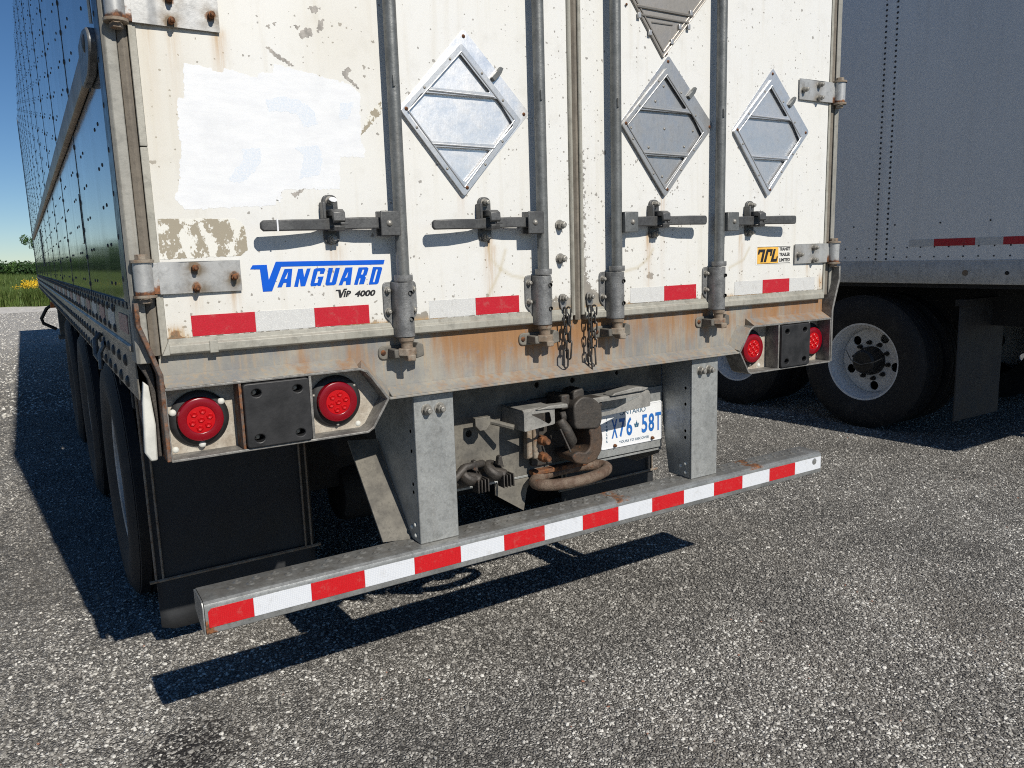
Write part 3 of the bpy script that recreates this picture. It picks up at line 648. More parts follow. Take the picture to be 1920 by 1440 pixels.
# repainted patch, ghost lettering, glue remains, bare flakes
PO = [(-1.128,1.891),(-1.102,1.891),(-1.043,1.878),(-1.038,1.889),(-.96,1.873),(-.957,1.885),(-.922,1.889),(-.919,1.91),(-.84,1.898),(-.724,1.878),(-.698,1.858),(-.704,1.739),(-.695,1.721),(-.699,1.694),(-.763,1.696),(-.771,1.612),(-.916,1.609),(-.925,1.596),(-.928,1.577),(-.933,1.577),(-.935,1.592),(-.941,1.57),(-1.156,1.558),(-1.176,1.583),(-1.166,1.607),(-1.151,1.697),(-1.154,1.757),(-1.148,1.812),(-1.134,1.814)]
def ragged(p, amp, step=.004, seed=1, hf=1.):
    r_ = np.random.default_rng(seed); out = []; ph = r_.uniform(0, 6, 6); s = 0
    for i in range(len(p)):
        a_, b_ = Vector(p[i]), Vector(p[(i+1) % len(p)]); d = b_-a_; L = d.length; nrm = Vector((-d.y, d.x)).normalized()
        for k in range(max(1, int(L/step))):
            tt = k*step/L; q = a_+d*tt; s += step
            o_ = amp*(.5*math.sin(s*90+ph[0])+.4*math.sin(s*230*hf+ph[1])+.6*r_.normal())*min(1, 4*tt+.2, 4*(1-tt)+.2); out.append(tuple(q+nrm*o_))
    return out
plate('paint_patch', ragged(PO, .0022, .0035), [], -.00025, .0003, 'patch', DL, 0, 0)['label'] = 'fresh white paint patch over old lettering'
GH = [[(-.945,1.824),(-.907,1.834),(-.863,1.83),(-.828,1.807),(-.816,1.773),(-.856,1.764),(-.866,1.791),(-.892,1.8),(-.941,1.795)],[(-.754,1.83),(-.717,1.834),(-.735,1.792),(-.759,1.785)],
      [(-1.013,1.703),(-.969,1.709),(-.967,1.684),(-.983,1.653),(-1.019,1.625),(-1.053,1.624),(-1.034,1.652),(-1.011,1.678)],[(-.881,1.713),(-.82,1.722),(-.811,1.685),(-.821,1.649),(-.878,1.634),(-.866,1.665),(-.86,1.692)]]
for i, p in enumerate(GH): plate('ghost_lettering', ragged(p, .002, .003, i), [], -.0004, .0002, 'ghost', DL, 0, 0)
plate('glue_remains', ragged([(-1.218,1.537),(-1.046,1.537),(-1.03,1.53),(-1.020,1.515),(-1.019,1.46),(-1.036,1.447),(-1.222,1.443)], .001, .003, 5), [], -.0005, .0004, 'glue', DL, 0, 0)
FL = [[(-.824,2.051),(-.807,2.06),(-.789,2.056),(-.804,2.04)],[(-.851,1.99),(-.839,1.999),(-.818,2.004),(-.817,1.985),(-.847,1.975)],[(-.798,2.025),(-.782,2.029),(-.786,2.006),(-.803,1.997)],[(-.863,2.007),(-.845,2.007),(-.852,1.996)],[(-.937,1.947),(-.928,1.949),(-.891,1.925),(-.868,1.909),(-.879,1.908),(-.905,1.921)],[(-.744,1.903),(-.726,1.922),(-.717,1.914),(-.73,1.897),(-.7,1.871),(-.705,1.869),(-.735,1.89)],[(-.703,1.752),(-.691,1.785),(-.658,1.827),(-.642,1.842),(-.642,1.811),(-.682,1.772)],[(-.901,1.601),(-.861,1.613),(-.89,1.588)],[(-.929,1.999),(-.92,2.002),(-.925,1.991)],[(-.915,2.005),(-.904,2.007),(-.909,1.999)]]
for i, p in enumerate(FL): plate('bare_flake', ragged(p, .0024, .0022, i+20, 2.), [], -.00035, .0003, 'flake' if i != 6 else 'glue', DL, 0, 0)
# blue lettering
VG = [[[(-1.01,1.423),(-.975,1.423),(-.973,1.385),(-.952,1.43),(-.656,1.426),(-.66,1.414),(-.939,1.417),(-.967,1.356),(-.99,1.356),(-.993,1.412),(-1.017,1.413)]],
[[(-.931,1.411),(-.911,1.411),(-.919,1.365),(-.931,1.365),(-.929,1.376),(-.936,1.376),(-.942,1.365),(-.953,1.365)],[(-.922,1.404),(-.927,1.386),(-.933,1.386)]],
[[(-.896,1.41),(-.884,1.41),(-.882,1.388),(-.873,1.41),(-.863,1.41),(-.881,1.365),(-.893,1.365),(-.894,1.386),(-.9,1.364),(-.91,1.365)]],
[[(-.855,1.407),(-.849,1.41),(-.827,1.41),(-.824,1.406),(-.829,1.395),(-.84,1.395),(-.838,1.402),(-.845,1.402),(-.856,1.372),(-.848,1.372),(-.844,1.383),(-.847,1.383),(-.845,1.388),(-.83,1.388),(-.84,1.364),(-.848,1.364),(-.849,1.367),(-.852,1.364),(-.866,1.364),(-.867,1.369)]],
[[(-.815,1.41),(-.803,1.409),(-.815,1.372),(-.809,1.372),(-.796,1.409),(-.784,1.409),(-.798,1.367),(-.804,1.364),(-.824,1.364),(-.827,1.368)]],
[[(-.769,1.409),(-.749,1.409),(-.758,1.363),(-.771,1.363),(-.77,1.373),(-.776,1.373),(-.781,1.363),(-.791,1.363)],[(-.761,1.399),(-.766,1.383),(-.772,1.382)]],
[[(-.732,1.408),(-.708,1.408),(-.704,1.404),(-.71,1.388),(-.716,1.384),(-.713,1.38),(-.72,1.363),(-.734,1.363),(-.728,1.379),(-.732,1.379),(-.738,1.362),(-.748,1.363)],[(-.721,1.402),(-.716,1.402),(-.721,1.389),(-.727,1.389)]],
[[(-.691,1.408),(-.667,1.407),(-.664,1.404),(-.678,1.364),(-.683,1.361),(-.706,1.361)],[(-.682,1.401),(-.677,1.401),(-.689,1.367),(-.694,1.367)]]]
for lp in VG: plate('lettering', lp[0], lp[1:], -.0008, .0002, 'blue', DL, 0, 0)
plate('lettering', [(-.799,1.3515),(-.7865,1.3515),(-.785,1.340),(-.777,1.3535),(-.768,1.3535),(-.769,1.350),(-.775,1.349),(-.7855,1.330),(-.791,1.330),(-.793,1.348),(-.8005,1.348)], [], -.0008, .0002, 'ink', DL, 0, 0)
text('lettering', 'IP', -.780, -.7575, 1.331, 1.3475, -.0002, 'ink', DL, .25, .04)
text('lettering', '4000', -.748, -.688, 1.330, 1.3465, -.0002, 'ink', DL, .25, .045)
# trailer dealer decal
plate('decal', rounded([(.829, 1.363), (1.029, 1.363), (1.029, 1.4335), (.829, 1.4335)], .003), [], -.0008, .0002, 'vinyl', DR, 0, 0)
plate('decal_field', [(.836, 1.3685), (.953, 1.3685), (.953, 1.428), (.836, 1.428)], [], -.0013, -.0004, 'orange', DR, 0, 0)
for zz in (1.3665, 1.4285): plate('decal_line', [(.836, zz), (1.022, zz), (1.022, zz+.0016), (.836, zz+.0016)], [], -.0013, -.0004, 'ink', DR, 0, 0)
for p in ([(.842, 1.421), (.880, 1.421), (.866, 1.373), (.853, 1.373), (.864, 1.410), (.850, 1.410), (.846, 1.402), (.838, 1.402)],
          [(.887, 1.421), (.921, 1.421), (.914, 1.395), (.905, 1.395), (.908, 1.410), (.896, 1.410), (.884, 1.373), (.871, 1.373)],
          [(.926, 1.421), (.938, 1.421), (.926, 1.384), (.941, 1.384), (.944, 1.393), (.951, 1.393), (.944, 1.373), (.909, 1.373)]):
    plate('lettering', p, [], -.0018, -.0009, 'ink', DR, 0, 0)
for i, s_ in enumerate(('TRANSIT', 'TRAILER', 'LIMITED')): text('lettering', s_, .959, 1.021, 1.4135-i*.0205, 1.4265-i*.0205, -.0006, 'ink', DR, 0, .04)
# door reflective tape
for x0, cols in ((-1.1669, 'rwr'), (-.5291, 'wr'), (.2171, 'wr'), (.7163, 'wrw')):
    for i, c_ in enumerate(cols):
        a_ = x0+.1524*i; d_ = DL if x0 < 0 else DR
        plate('reflective_tape', [(a_+.0003, 1.2567), (a_+.1521, 1.2567), (a_+.1521, 1.3071), (a_+.0003, 1.3071)], [], -.0012, .0003, 'redd' if c_ == 'r' else 'whited', d_, 0, 0)

# ---- corner posts, end plates, sill
def post(s):
    m = MB().prism([(s*1.2645, .0), (s*1.288, .0), (s*1.2945, .008), (s*1.2945, .10), (s*1.2645, .10)], 1.20, 4.02, 'z')
    o = m.build('corner_post', 'post', T, .002); return o
post(-1); post(1)
def end_plate(s):
    pts = [(s*1.287, 1.345), (s*1.287, 1.292), (s*1.268, 1.232), (s*1.250, 1.172), (s*1.251, .962)]
    return MB().ribbon(pts, .010, -.034, .125).build('end_plate', 'rustplate' if s < 0 else 'rim', T, .002)
end_plate(-1)['label'] = 'rusty left end plate of the rear frame'; end_plate(1)
MB().prism([(-1.2855, 1.157), (-1.275, 1.146), (-1.268, 1.05), (-1.2715, .962), (-1.287, .961), (-1.2985, .984), (-1.292, 1.105)], .006, .03).build('corner_cap', 'caulk', T, .004)
MB().prism([(-1.293, 1.205), (-1.262, 1.205), (-1.262, 1.2), (-1.258, .97), (-1.275, .96), (-1.29, 1.06)], .055, .12).build('corner_bracket', 'rustplate', T, .002)
SO = [(-1.246, 1.2155), (1.246, 1.2155), (1.246, 1.137), (.792, 1.137), (.772, 1.126), (.720, 1.047), (-.680, 1.047), (-.737, 1.128), (-.757, 1.137), (-1.246, 1.137)]
sill = plate('rear_sill', SO, [], .014, .03, 'sill', T, .001)
BL = [(-1.246, 1.137), (-.757, 1.137), (-.737, 1.128), (-.680, 1.047), (-.728, .972), (-.745, .962), (-1.246, .962)]
BR = [(1.246, 1.137), (.792, 1.137), (.772, 1.126), (.720, 1.047), (.766, .970), (.780, .962), (1.246, .962)]
for bx, lab in ((BL, 'left'), (BR, 'right')):
    m = MB().ribbon(bx, .0065, -.032, .05, closed=False)
    m.ribbon([bx[-1], bx[0]], .0065, -.030, .05)
    o = m.build('lamp_box', 'rim', T, .0015); o['label'] = lab+' recessed lamp box of the rear frame'
    plate('back_plate', bx, [], .031, .036, 'lampback', o, 0, 0)
    for xx in ((-1.0735, -.8955) if lab == 'left' else (.934, 1.112)):
        MB().box(xx-.0035, xx+.0035, -.0305, .031, .9655, 1.1335).build('divider', 'rustplate' if xx < -1 else 'rim', o, .001)
# bottom lip of the sill and fillets
lip = MB().ribbon([(-.676, 1.0465), (.716, 1.0465)], .007, -.032, .03)
lip.prism([(-.0315, 1.0505), (.0138, 1.074), (.0138, 1.0505)], -.668, .708, 'x')
lip.build('sill_lip', 'sill', sill, .0015)
for a_, b_ in ((-1.243, -.760), (.795, 1.243)):
    MB().prism([(-.031, 1.1405), (.0138, 1.166), (.0138, 1.1405)], a_, b_, 'x').build('sill_fillet', 'sill', sill, .0012)
for s, p in ((-1, ((-.757, 1.137), (-.680, 1.047))), (1, ((.776, 1.130), (.722, 1.050)))):
    d = (Vector(p[1])-Vector(p[0])).normalized(); n_ = Vector((-d.y, d.x)); n_ = n_ if n_.y > 0 else -n_
    q0, q1 = Vector(p[0])+n_*.004, Vector(p[1])+n_*.004; r0, r1 = q0+n_*.026, q1+n_*.026
    MB().add([(q0.x, -.031, q0.y), (q1.x, -.031, q1.y), (r1.x, .0138, r1.y), (r0.x, .0138, r0.y), (q0.x, .0138, q0.y), (q1.x, .0138, q1.y)], [(0, 1, 2, 3), (0, 4, 5, 1), (0, 3, 4), (1, 5, 2)]).build('sill_fillet', 'sill', sill, .0012)
# tail lamps
def tail_lamp(x, z, label, sm=SCREW):
    y = .031
    ring = MB().lathe([(.071, 0), (.071, -.006), (.066, -.011), (.056, -.013), (.054, -.004)], (x, y, z), (0, 1, 0), 40)
    o = ring.build('tail_lamp', 'black', T); o['label'] = label
    ln = MB().lathe([(.055, -.002), (.055, -.022), (.0535, -.0265), (.050, -.0280), (.036, -.0284), (.034, -.0276), (.0335, -.0270)], (x, y, z), (0, 1, 0), 44).build('lens_ring', 'lens', o)
    m = MB().lathe([(.0336, -.0270), (.022, -.0276), (0, -.0279)], (x, y, z), (0, 1, 0), 36); m.build('lens', 'optic', o)
    for k in range(7):
        a_ = R(60*k+17); rr = 0 if k == 6 else .0215
        c = (x+rr*math.cos(a_), y-.0270, z+rr*math.sin(a_))
        mm = MB()
        mm.lathe([(.0092, .001), (.0088, -.0015), (.0060, -.0034), (.003, -.0022), (0, -.0012)], c, (0, 1, 0), 6)
        mm.build('led_optic', 'optic', o, smooth=15)
    for a_ in ((-90, 35, 160)): put(sm, o, x+.0655*math.cos(R(a_)), y-.011, z+.0655*math.sin(R(a_)))
    put(SCREW, o, x+(.062 if x > -1 else -.062), y, z-.073, None, None, (.9, .7, .9))
for x, l_ in ((-1.165, 'outer left red tail lamp'), (-.812, 'inner left red tail lamp'), (.832, 'inner right red tail lamp'), (1.187, 'outer right red tail lamp')): tail_lamp(x, 1.049, l_, SCREW if x < -1 else RIV)
# rubber dock bumpers with four slanted holes
def dock(x0, x1):
    xc = (x0+x1)/2; hw = (x1-x0)/2; hs = [[(xc+sx_*hw*.62+.0125*math.cos(R(k*30)), 1.048+sz_*.058+.010*math.sin(R(k*30))) for k in range(12)] for sx_ in (-1, 1) for sz_ in (-1, 1)]
    o = plate('dock_bumper', rounded([(x0, .967), (x1, .967), (x1, 1.1315), (x0, 1.1315)], .010), hs, -.040, .028, 'black', T, .003)
    for h in hs:
        c = Vector((sum(p[0] for p in h)/12, sum(p[1] for p in h)/12)); put(BOLT, o, c.x, .008, c.y)
dock(-1.0685, -.9005); dock(.939, 1.107)

MB().prism([(-1.2925, 1.20), (-1.280, 1.27), (-1.274, 1.235), (-1.259, 1.17), (-1.2575, .967), (-1.268, .967), (-1.265, 1.06), (-1.274, 1.16)], .022, .052).build('corner_web', 'greasy', T, .002)
# ---- hinges
HS = [(-1.149, 1.421), (-1.149, 1.373), (-1.060, 1.396)]
def hinge(s, z0, rusty):
    """leaf bolted on the door, rolled knuckle on the post; s = side, z0 = bottom of the leaf"""
    h = .0745; dz = z0-1.362
    prof = [(1.230, -.0105), (1.207, -.0105), (1.190, -.0035), (1.042, -.0035), (1.042, -.0005), (1.192, -.0005), (1.209, -.006), (1.230, -.006)]
    m = MB()
    N_ = 46; xs = np.linspace(1.230, 1.042, N_)
    fy = np.interp(xs, [1.042, 1.178, 1.196, 1.230], [-.0088, -.0088, -.0125, -.0125])
    nz = 16
    for j in range(nz+1):
        for x_, y_ in zip(xs, fy): m.v.append((s*x_, y_, z0+h*j/nz))
    for j in range(nz):
        for i in range(N_-1): m.f.append((j*N_+i, j*N_+i+1, (j+1)*N_+i+1, (j+1)*N_+i)); m.mi.append(0)
    b0 = len(m.v)
    ring = [0]+[N_-1]+[nz*N_+N_-1]+[nz*N_]
    for idx in ring: p = m.v[idx]; m.v.append((p[0], p[1]+.0042, p[2]))
    m.f += [(0, N_-1, b0+1, b0), (nz*N_+N_-1, nz*N_, b0+3, b0+2), (N_-1, nz*N_+N_-1, b0+2, b0+1), (nz*N_, 0, b0, b0+3)]; m.mi += [0]*4
    m.f.append((b0, b0+1, b0+2, b0+3)); m.mi.append(0)
    m.box(min(s*1.060, s*1.17), max(s*1.060, s*1.17), -.0047, .0, z0+.012, z0+h-.012)
    o = m.build('hinge', 'hinge', T, .0, 40, weld=False)
    def st(x, y, z, ot):
        for hx, hz in HS:
            d = np.hypot(x-s*abs(hx), z-(hz+dz)); ot[:, 0] = np.maximum(ot[:, 0], (.95 if rusty else .45)*np.exp(-(d/.019)**2)); ot[:, 2] = np.maximum(ot[:, 2], (1.7 if rusty else .8)*np.exp(-(d/.025)**2))
        ot[:, 2] += .25*np.exp(-np.clip(z-z0, 0, 1)/.01)
    stain(o.data, st)
    kn = MB().lathe([(.021, h*k/8) for k in range(9)], (s*1.264, -.018, z0), (0, 0, 1), 20); kn.box(min(s*1.229, s*1.250), max(s*1.229, s*1.250), -.0119, -.0065, z0+.001, z0+h-.001)
    k_ = kn.build('knuckle', 'hinge', o, .0008)
    stain(k_.data, lambda x, y, z, ot: ot.__setitem__((slice(None), 0), .9*np.exp(-np.clip(z-z0, 0, 1)/.02)))
    for zz, dr in ((z0+h, 1), (z0, -1)):
        p = MB().lathe([(.026, 0), (.026, .007*dr), (.015, .0075*dr)], (s*1.264, -.018, zz), (0, 0, 1), 20)
        p.prism([(s*1.264+.0145*math.cos(R(60*k)), -.018+.0145*math.sin(R(60*k))) for k in range(6)], zz+dr*.007, zz+dr*.019, 'z')
        p.build('hinge_pin', 'rustbrown', o, .001)
    for hx, hz in HS: put(BOLTR if rusty else BOLT, o, s*abs(hx), -.0088, hz+dz, (0, random.uniform(0, 1), 0))
hinge(-1, 1.362, True); hinge(-1, 1.966, True); hinge(1, 1.362, False); hinge(1, 1.972, False)

# ---- lock rods, handles, catches
def lock_rod(x, s, painted):
    """s = -1: handle points to the left door edge, +1 to the right"""
    yc = -.034; r_ = .0175
    m = MB().lathe([(r_, 1.384), (r_, 4.0)], (x, yc, 0), (0, 0, 1), 24); rod = m.build('lock_rod', 'rod', T)
    MB().lathe([(r_-.001, 1.384), (.0255, 1.384), (.026, 1.372), (.0245, 1.3665), (.014, 1.3665)], (x, yc, 0), (0, 0, 1), 24).build('collar', 'cast', rod)
    MB().box(x-.009, x-.003, yc-r_-.004, yc-r_+.002, 1.872, 1.90).build('weld_lug', 'rod', rod, .001)
    # bearing housing
    m = MB().prism(rounded([(x-.050, 1.366), (x-.050, 1.272), (x-.030, 1.252), (x-.024, 1.222), (x+.024, 1.222), (x+.030, 1.252), (x+.050, 1.272), (x+.050, 1.366)], .014, 3), -.006, .0)
    m.build('bearing_flange', 'cast', rod, .0012)
    hp = [(.0268*math.cos(R(a_)), .0268*math.sin(R(a_))) for a_ in range(180, 361, 15)]
    m = MB().prism([(x-.027, -.006)]+[(x+p[0], yc+.006+p[1]) for p in hp]+[(x+.027, -.006)], 1.2135, 1.3645, 'z')
    m.build('bearing_housing', 'cast', rod, .002)
    for dz in (1.335, 1.264): MB().lathe([(.0062, -.002), (.0062, .006), (0, .006)], (x+.009, yc-.0225, dz), (0, 1, 0), 12).build('weld_hole', 'void', rod)
    for bx, bz in ((-.038, 1.343), (-.038, 1.285), (.038, 1.343), (.038, 1.285)): put(BOLTS, rod, x+bx, -.006, bz, (0, random.random(), 0))
    # cam and keeper
    m = MB().lathe([(.022, 1.2125), (.021, 1.203), (.0165, 1.198), (.0165, 1.165)], (x, yc, 0), (0, 0, 1), 18)
    m.prism([(x-.030, yc-.006), (x-.012, yc-.024), (x+.012, yc-.024), (x+.030, yc-.002), (x+.016, yc+.02), (x-.016, yc+.02)], 1.162, 1.183, 'z')
    m.prism([(x-.010, yc-.026), (x+.013, yc-.030), (x+.010, yc+.005), (x-.010, yc+.005)], 1.148, 1.166, 'z')
    m.build('cam', 'rustbrown', rod, .003)
    m = MB().prism(rounded([(x-.068, 1.150), (x+.066, 1.150), (x+.066, 1.189), (x-.068, 1.189)], .0185, 5), .008, .0142)
    m.box(x-.040, x-.022, -.040, .010, 1.157, 1.181); m.prism([(x+.022, 1.152), (x+.048, 1.158), (x+.046, 1.190), (x+.030, 1.197), (x+.020, 1.180)], -.044, .009)
    m.build('cam_keeper', 'grimy', rod, .004)
    for bx in (-.054, .056): put(RIVD, rod, x+bx, .008, 1.170, None, 'rivet', (1.8, 1.8, 1.8))
    # handle hub and handle
    a_, b_ = x+s*.012, x+s*.068
    m = MB().box(min(a_, b_), max(a_, b_), -.062, -.0565, 1.489, 1.554); m.box(min(a_, b_), max(a_, b_), -.029, -.024, 1.489, 1.554); m.box(min(a_, x+s*.020), max(a_, x+s*.020), -.0565, -.029, 1.489, 1.554)
    hub = m.build('handle_hub', 'dark' if s < 0 else 'rod', rod, .003)
    put(RIV, rod, x+s*.044, -.062, 1.5215, None, 'pivot_pin', (2, 2, 2))
    H = MB(); xs = [.030, .12, .165, .20, .235, .30, .372]; ys = [-.043, -.041, -.034, -.034, -.044, -.052, -.054]; zb = [1.508, 1.508, 1.507, 1.506, 1.505, 1.5045, 1.5035]; zt = [1.538, 1.538, 1.537, 1.536, 1.533, 1.532, 1.530]
    if s > 0: zb = [z_+.004*i/6+.004*(i > 2) for i, z_ in enumerate(zb)]; zt = [z_+.012*i/6 for i, z_ in enumerate(zt)]
    K = len(xs)
    for q in range(K):
        X = x+s*xs[q]; th = .0055 if q < 5 else .0075
        H.v += [(X, ys[q]-th, zb[q]), (X, ys[q]+th, zb[q]), (X, ys[q]+th, zt[q]), (X, ys[q]-th, zt[q])]
    for q in range(K-1):
        for k in range(4): H.f.append((q*4+k, q*4+(k+1) % 4, q*4+4+(k+1) % 4, q*4+4+k)); H.mi.append(0)
    e0 = len(H.v); X = x+s*.380; H.v += [(X, -.058, 1.510 if s < 0 else 1.520), (X, -.050, 1.510 if s < 0 else 1.520), (X, -.050, 1.524 if s < 0 else 1.535), (X, -.058, 1.524 if s < 0 else 1.535)]
    for k in range(4): H.f.append(((K-1)*4+k, (K-1)*4+(k+1) % 4, e0+(k+1) % 4, e0+k)); H.mi.append(0)
    H.f += [(e0, e0+1, e0+2, e0+3), (0, 1, 2, 3)]; H.mi += [0, 0]
    hd = H.build('door_handle', 'dark', T, .003, 50)
    if painted: MB().box(x-.341, x-.337, -.0625, -.0605, 1.5035, 1.5325).build('paint_drip', 'patch', hd)
    # catch on the door
    xk = x+s*.1845
    m = MB().prism(rounded([(xk-.021, 1.470), (xk+.021, 1.470), (xk+.021, 1.597), (xk-.021, 1.597)], .019, 5), -.008, .0)
    m.box(xk-.027, xk-.0185, -.030, -.001, 1.535, 1.578)
    c = m.build('handle_catch', 'dark', T, .002)
    m = MB().prism([(-.009, 1.558), (-.052, 1.558), (-.066, 1.550), (-.068, 1.528), (-.060, 1.522), (-.056, 1.540), (-.009, 1.543)], xk-.0135, xk+.0185, 'x'); m.build('catch_latch', 'dark', c, .002)
    m = MB().prism([(-.008, 1.503), (-.062, 1.503), (-.066, 1.515), (-.060, 1.518), (-.055, 1.5095), (-.008, 1.5085)], xk-.012, xk+.017, 'x'); m.box(xk+.004, xk+.024, -.069, -.062, 1.5185, 1.524); m.build('catch_latch', 'dark', c, .0015)
    for bz in (1.581, 1.484): put(BOLT, c, xk, -.008, bz, (0, random.random(), 0))
    if painted: MB().dome((xk, -.0335, 1.583), (0, -.6, .8), .011, .004).build('paint_drip', 'patch', c)
for x, s, p in ((-.618, -1, True), (-.154, -1, False), (.134, 1, False), (.600, 1, False)): lock_rod(x, s, p)
for z in (1.516, 1.413):
    put(BOLT, DL, -.068, -.002, z, (0, .4, 0), 'bolt', (1.3, 1.2, 1.3))
# chains
def link_mesh(L, wd, r):
    pts = [(wd/2*math.cos(R(a_)), 0, (L/2-wd/2)*(1 if a_ <= 180 else -1)+wd/2*math.sin(R(a_))) for a_ in range(0, 360, 30)]
    o = MB().tube(pts, r, 7, closed=True).build('chain_link', 'chain'); COL.objects.unlink(o); return o
LK = link_mesh(.034, .017, .0027); LKB = link_mesh(.062, .020, .0029)
def chain(x, z, n, lean, label, loops):
    tab = plate('chain_tab', rounded([(x-.012, z+.013), (x+.011, z+.013), (x+.014, z-.024), (x-.004, z-.042), (x-.012, z-.02)], .01), [circle(x+.004, z-.031, .004)], -.008, -.003, 'cast', T, .001)
    tab['label'] = label; put(BOLTS, tab, x, -.008, z, None, None, (1.3, 1.3, 1.3))
    for xo, cnt, ph in loops:
        zz = z-.046
        for k in range(cnt):
            big = (k == cnt-1); L = .062 if big else .034
            zz -= (L-.034)/2 if big else 0
            put(LKB if big else LK, tab, x+xo+lean*(k/cnt)**1.3+random.uniform(-.0012, .0012), -.014-.003*(k % 2), zz, (random.uniform(-.06, .06), random.uniform(-.08, .08), R(12+ph if k % 2 else 78+ph)))
            zz -= .0262 if not big else .05
chain(-.064, 1.290, 7, 0, 'short safety chain on the left door edge', ((.002, 6, 0), (.016, 5, 25)))
chain(.042, 1.290, 7, 0, 'short safety chain on the right door edge', ((-.008, 7, 10), (.012, 6, 40)))

# ---- placard holders
PB = [(-.383, 2.055), (-.170, 1.842), (-.405, 1.593), (-.594, 1.826)]
PF = [(-.398, 2.014), (-.206, 1.818), (-.405, 1.597), (-.591, 1.822)]
PH = [[(-.404, 1.986), (-.307, 1.888), (-.500, 1.888)], [(-.524, 1.872), (-.283, 1.873), (-.232, 1.803), (-.293, 1.746), (-.514, 1.746), (-.574, 1.818)], [(-.494, 1.731), (-.313, 1.730), (-.404, 1.636)]]
PRV = [(-.384, 2.034), (-.190, 1.838), (-.574, 1.826), (-.396, 1.622)]
def placard(dx, dz, ma, mf, label, spots=()):
    mv = lambda P: [(x+dx, z+dz) for x, z in P]
    base = plate('placard_holder', rounded(mv(PB), .012), [], -.0022, -.0006, ma, T, .0004); base['label'] = label
    plate('placard_frame', rounded(mv(PF), .010), [rounded(mv(h), .010) for h in PH], -.0125, -.0098, mf, base, .0007)
    # folded edges round the frame and ribs between its windows
    m = MB(); q = mv(PF); c = Vector((sum(p[0] for p in q)/4, sum(p[1] for p in q)/4))
    for i in range(4):
        a_, b_ = Vector(q[i]), Vector(q[(i+1) % 4]); ins = .88
        A, B = c+(a_-c)*ins, c+(b_-c)*ins
        m.tube([(A.x, -.0123, A.y), (B.x, -.0123, B.y)], .0026, 12)
    for z_ in (1.880, 1.7385): m.tube([(-.505+dx if z_ > 1.8 else -.502+dx, -.0121, z_+dz), (-.297+dx if z_ > 1.8 else -.304+dx, -.0121, z_+dz-.003)], .0038, 12)
    m.build('frame_rib', mf, base)
    m = MB()
    for i in range(4):
        a_, b_ = Vector(q[i]), Vector(q[(i+1) % 4]); A = c+(a_-c)*.985; B = c+(b_-c)*.985
        m.add([(A.x, -.0112, A.y), (B.x, -.0112, B.y), (B.x, -.0022, B.y), (A.x, -.0022, A.y)], [(0, 1, 2, 3)])
    m.build('frame_skirt', mf, base, smooth=0)
    for p in mv(PRV): put(RIVD, base, p[0], -.0023 if p[0]-dx > -.3 or p[1]-dz > 2 else -.0127, p[1], None, 'rivet', (1.25, 1, 1.25))
    for i, k in ((0, .35), (0, .72), (1, .3), (1, .62), (2, .3), (2, .8), (3, .35), (3, .8)):
        a_, b_ = Vector(q[i]), Vector(q[(i+1) % 4]); p = c+(a_*(1-k)+b_*k-c)*.945
        put(RIV, base, p.x, -.0126, p.y, None, 'rivet', (.9, .8, .9))
    for p in spots: put(RIV, base, p[0]+dx, -.0022, p[1]+dz, None, 'rivet', (1.1, 1, 1.1))
    cx_, cz_ = -.277+dx, 1.940+dz
    MB().prism([(cx_-.016, cz_-.020), (cx_+.006, cz_+.002), (cx_+.014, cz_+.018), (cx_+.004, cz_+.022), (cx_-.008, cz_+.008), (cx_-.026, cz_-.010)], -.015, -.004).build('clip', 'rod', base, .001)
placard(0, 0, 'alu1', 'alu1f', 'bright aluminium diamond placard holder')
placard(.768, .008, 'alu2', 'alu2f', 'dull grey diamond placard holder', [(-.404, 1.955), (-.44, 1.905), (-.545, 1.815), (-.40, 1.82), (-.27, 1.82), (-.47, 1.757), (-.31, 1.766), (-.41, 1.665)])
placard(1.280, .016, 'alu3', 'alu3', 'pale aluminium diamond placard holder')
dx, dz = .7635, .454
b = plate('placard_holder', rounded([(x+dx, z+dz) for x, z in PB], .012), [], -.0038, -.001, 'alu4', T, .0006); b['label'] = 'tan grey closed diamond placard holder'
m = MB()
for i in range(4):
    q = [Vector((x+dx, z+dz)) for x, z in PB]; c = sum(q, Vector((0, 0)))/4
    for k in (.975, .90): A, B = c+(q[i]-c)*k, c+(q[(i+1) % 4]-c)*k; m.tube([(A.x, -.005, A.y), (B.x, -.005, B.y)], .0028, 6)
m.build('folded_edge', 'alu4', b)
m = MB(); m.tube([(.245, -.006, 2.196), (.49, -.006, 2.196)], .005, 6); m.tube([(.262, -.006, 2.172), (.47, -.006, 2.172)], .0035, 6); m.tube([(.31, -.005, 2.155), (.40, -.005, 2.157)], .0025, 6); m.build('folded_edge', 'alu4', b)
for x_, z_ in ((.255, 2.165), (.30, 2.118), (.395, 2.10), (.43, 2.15), (.48, 2.20), (.47, 2.155)): MB().box(x_-.006, x_+.006, -.011, -.004, z_-.005, z_+.012).build('clip', 'alu2f', b, .0015)
for x_, z_ in ((.375, 2.065), (.55, 2.262), (.205, 2.195)): put(RIVD, b, x_, -.0045, z_, None, 'rivet')

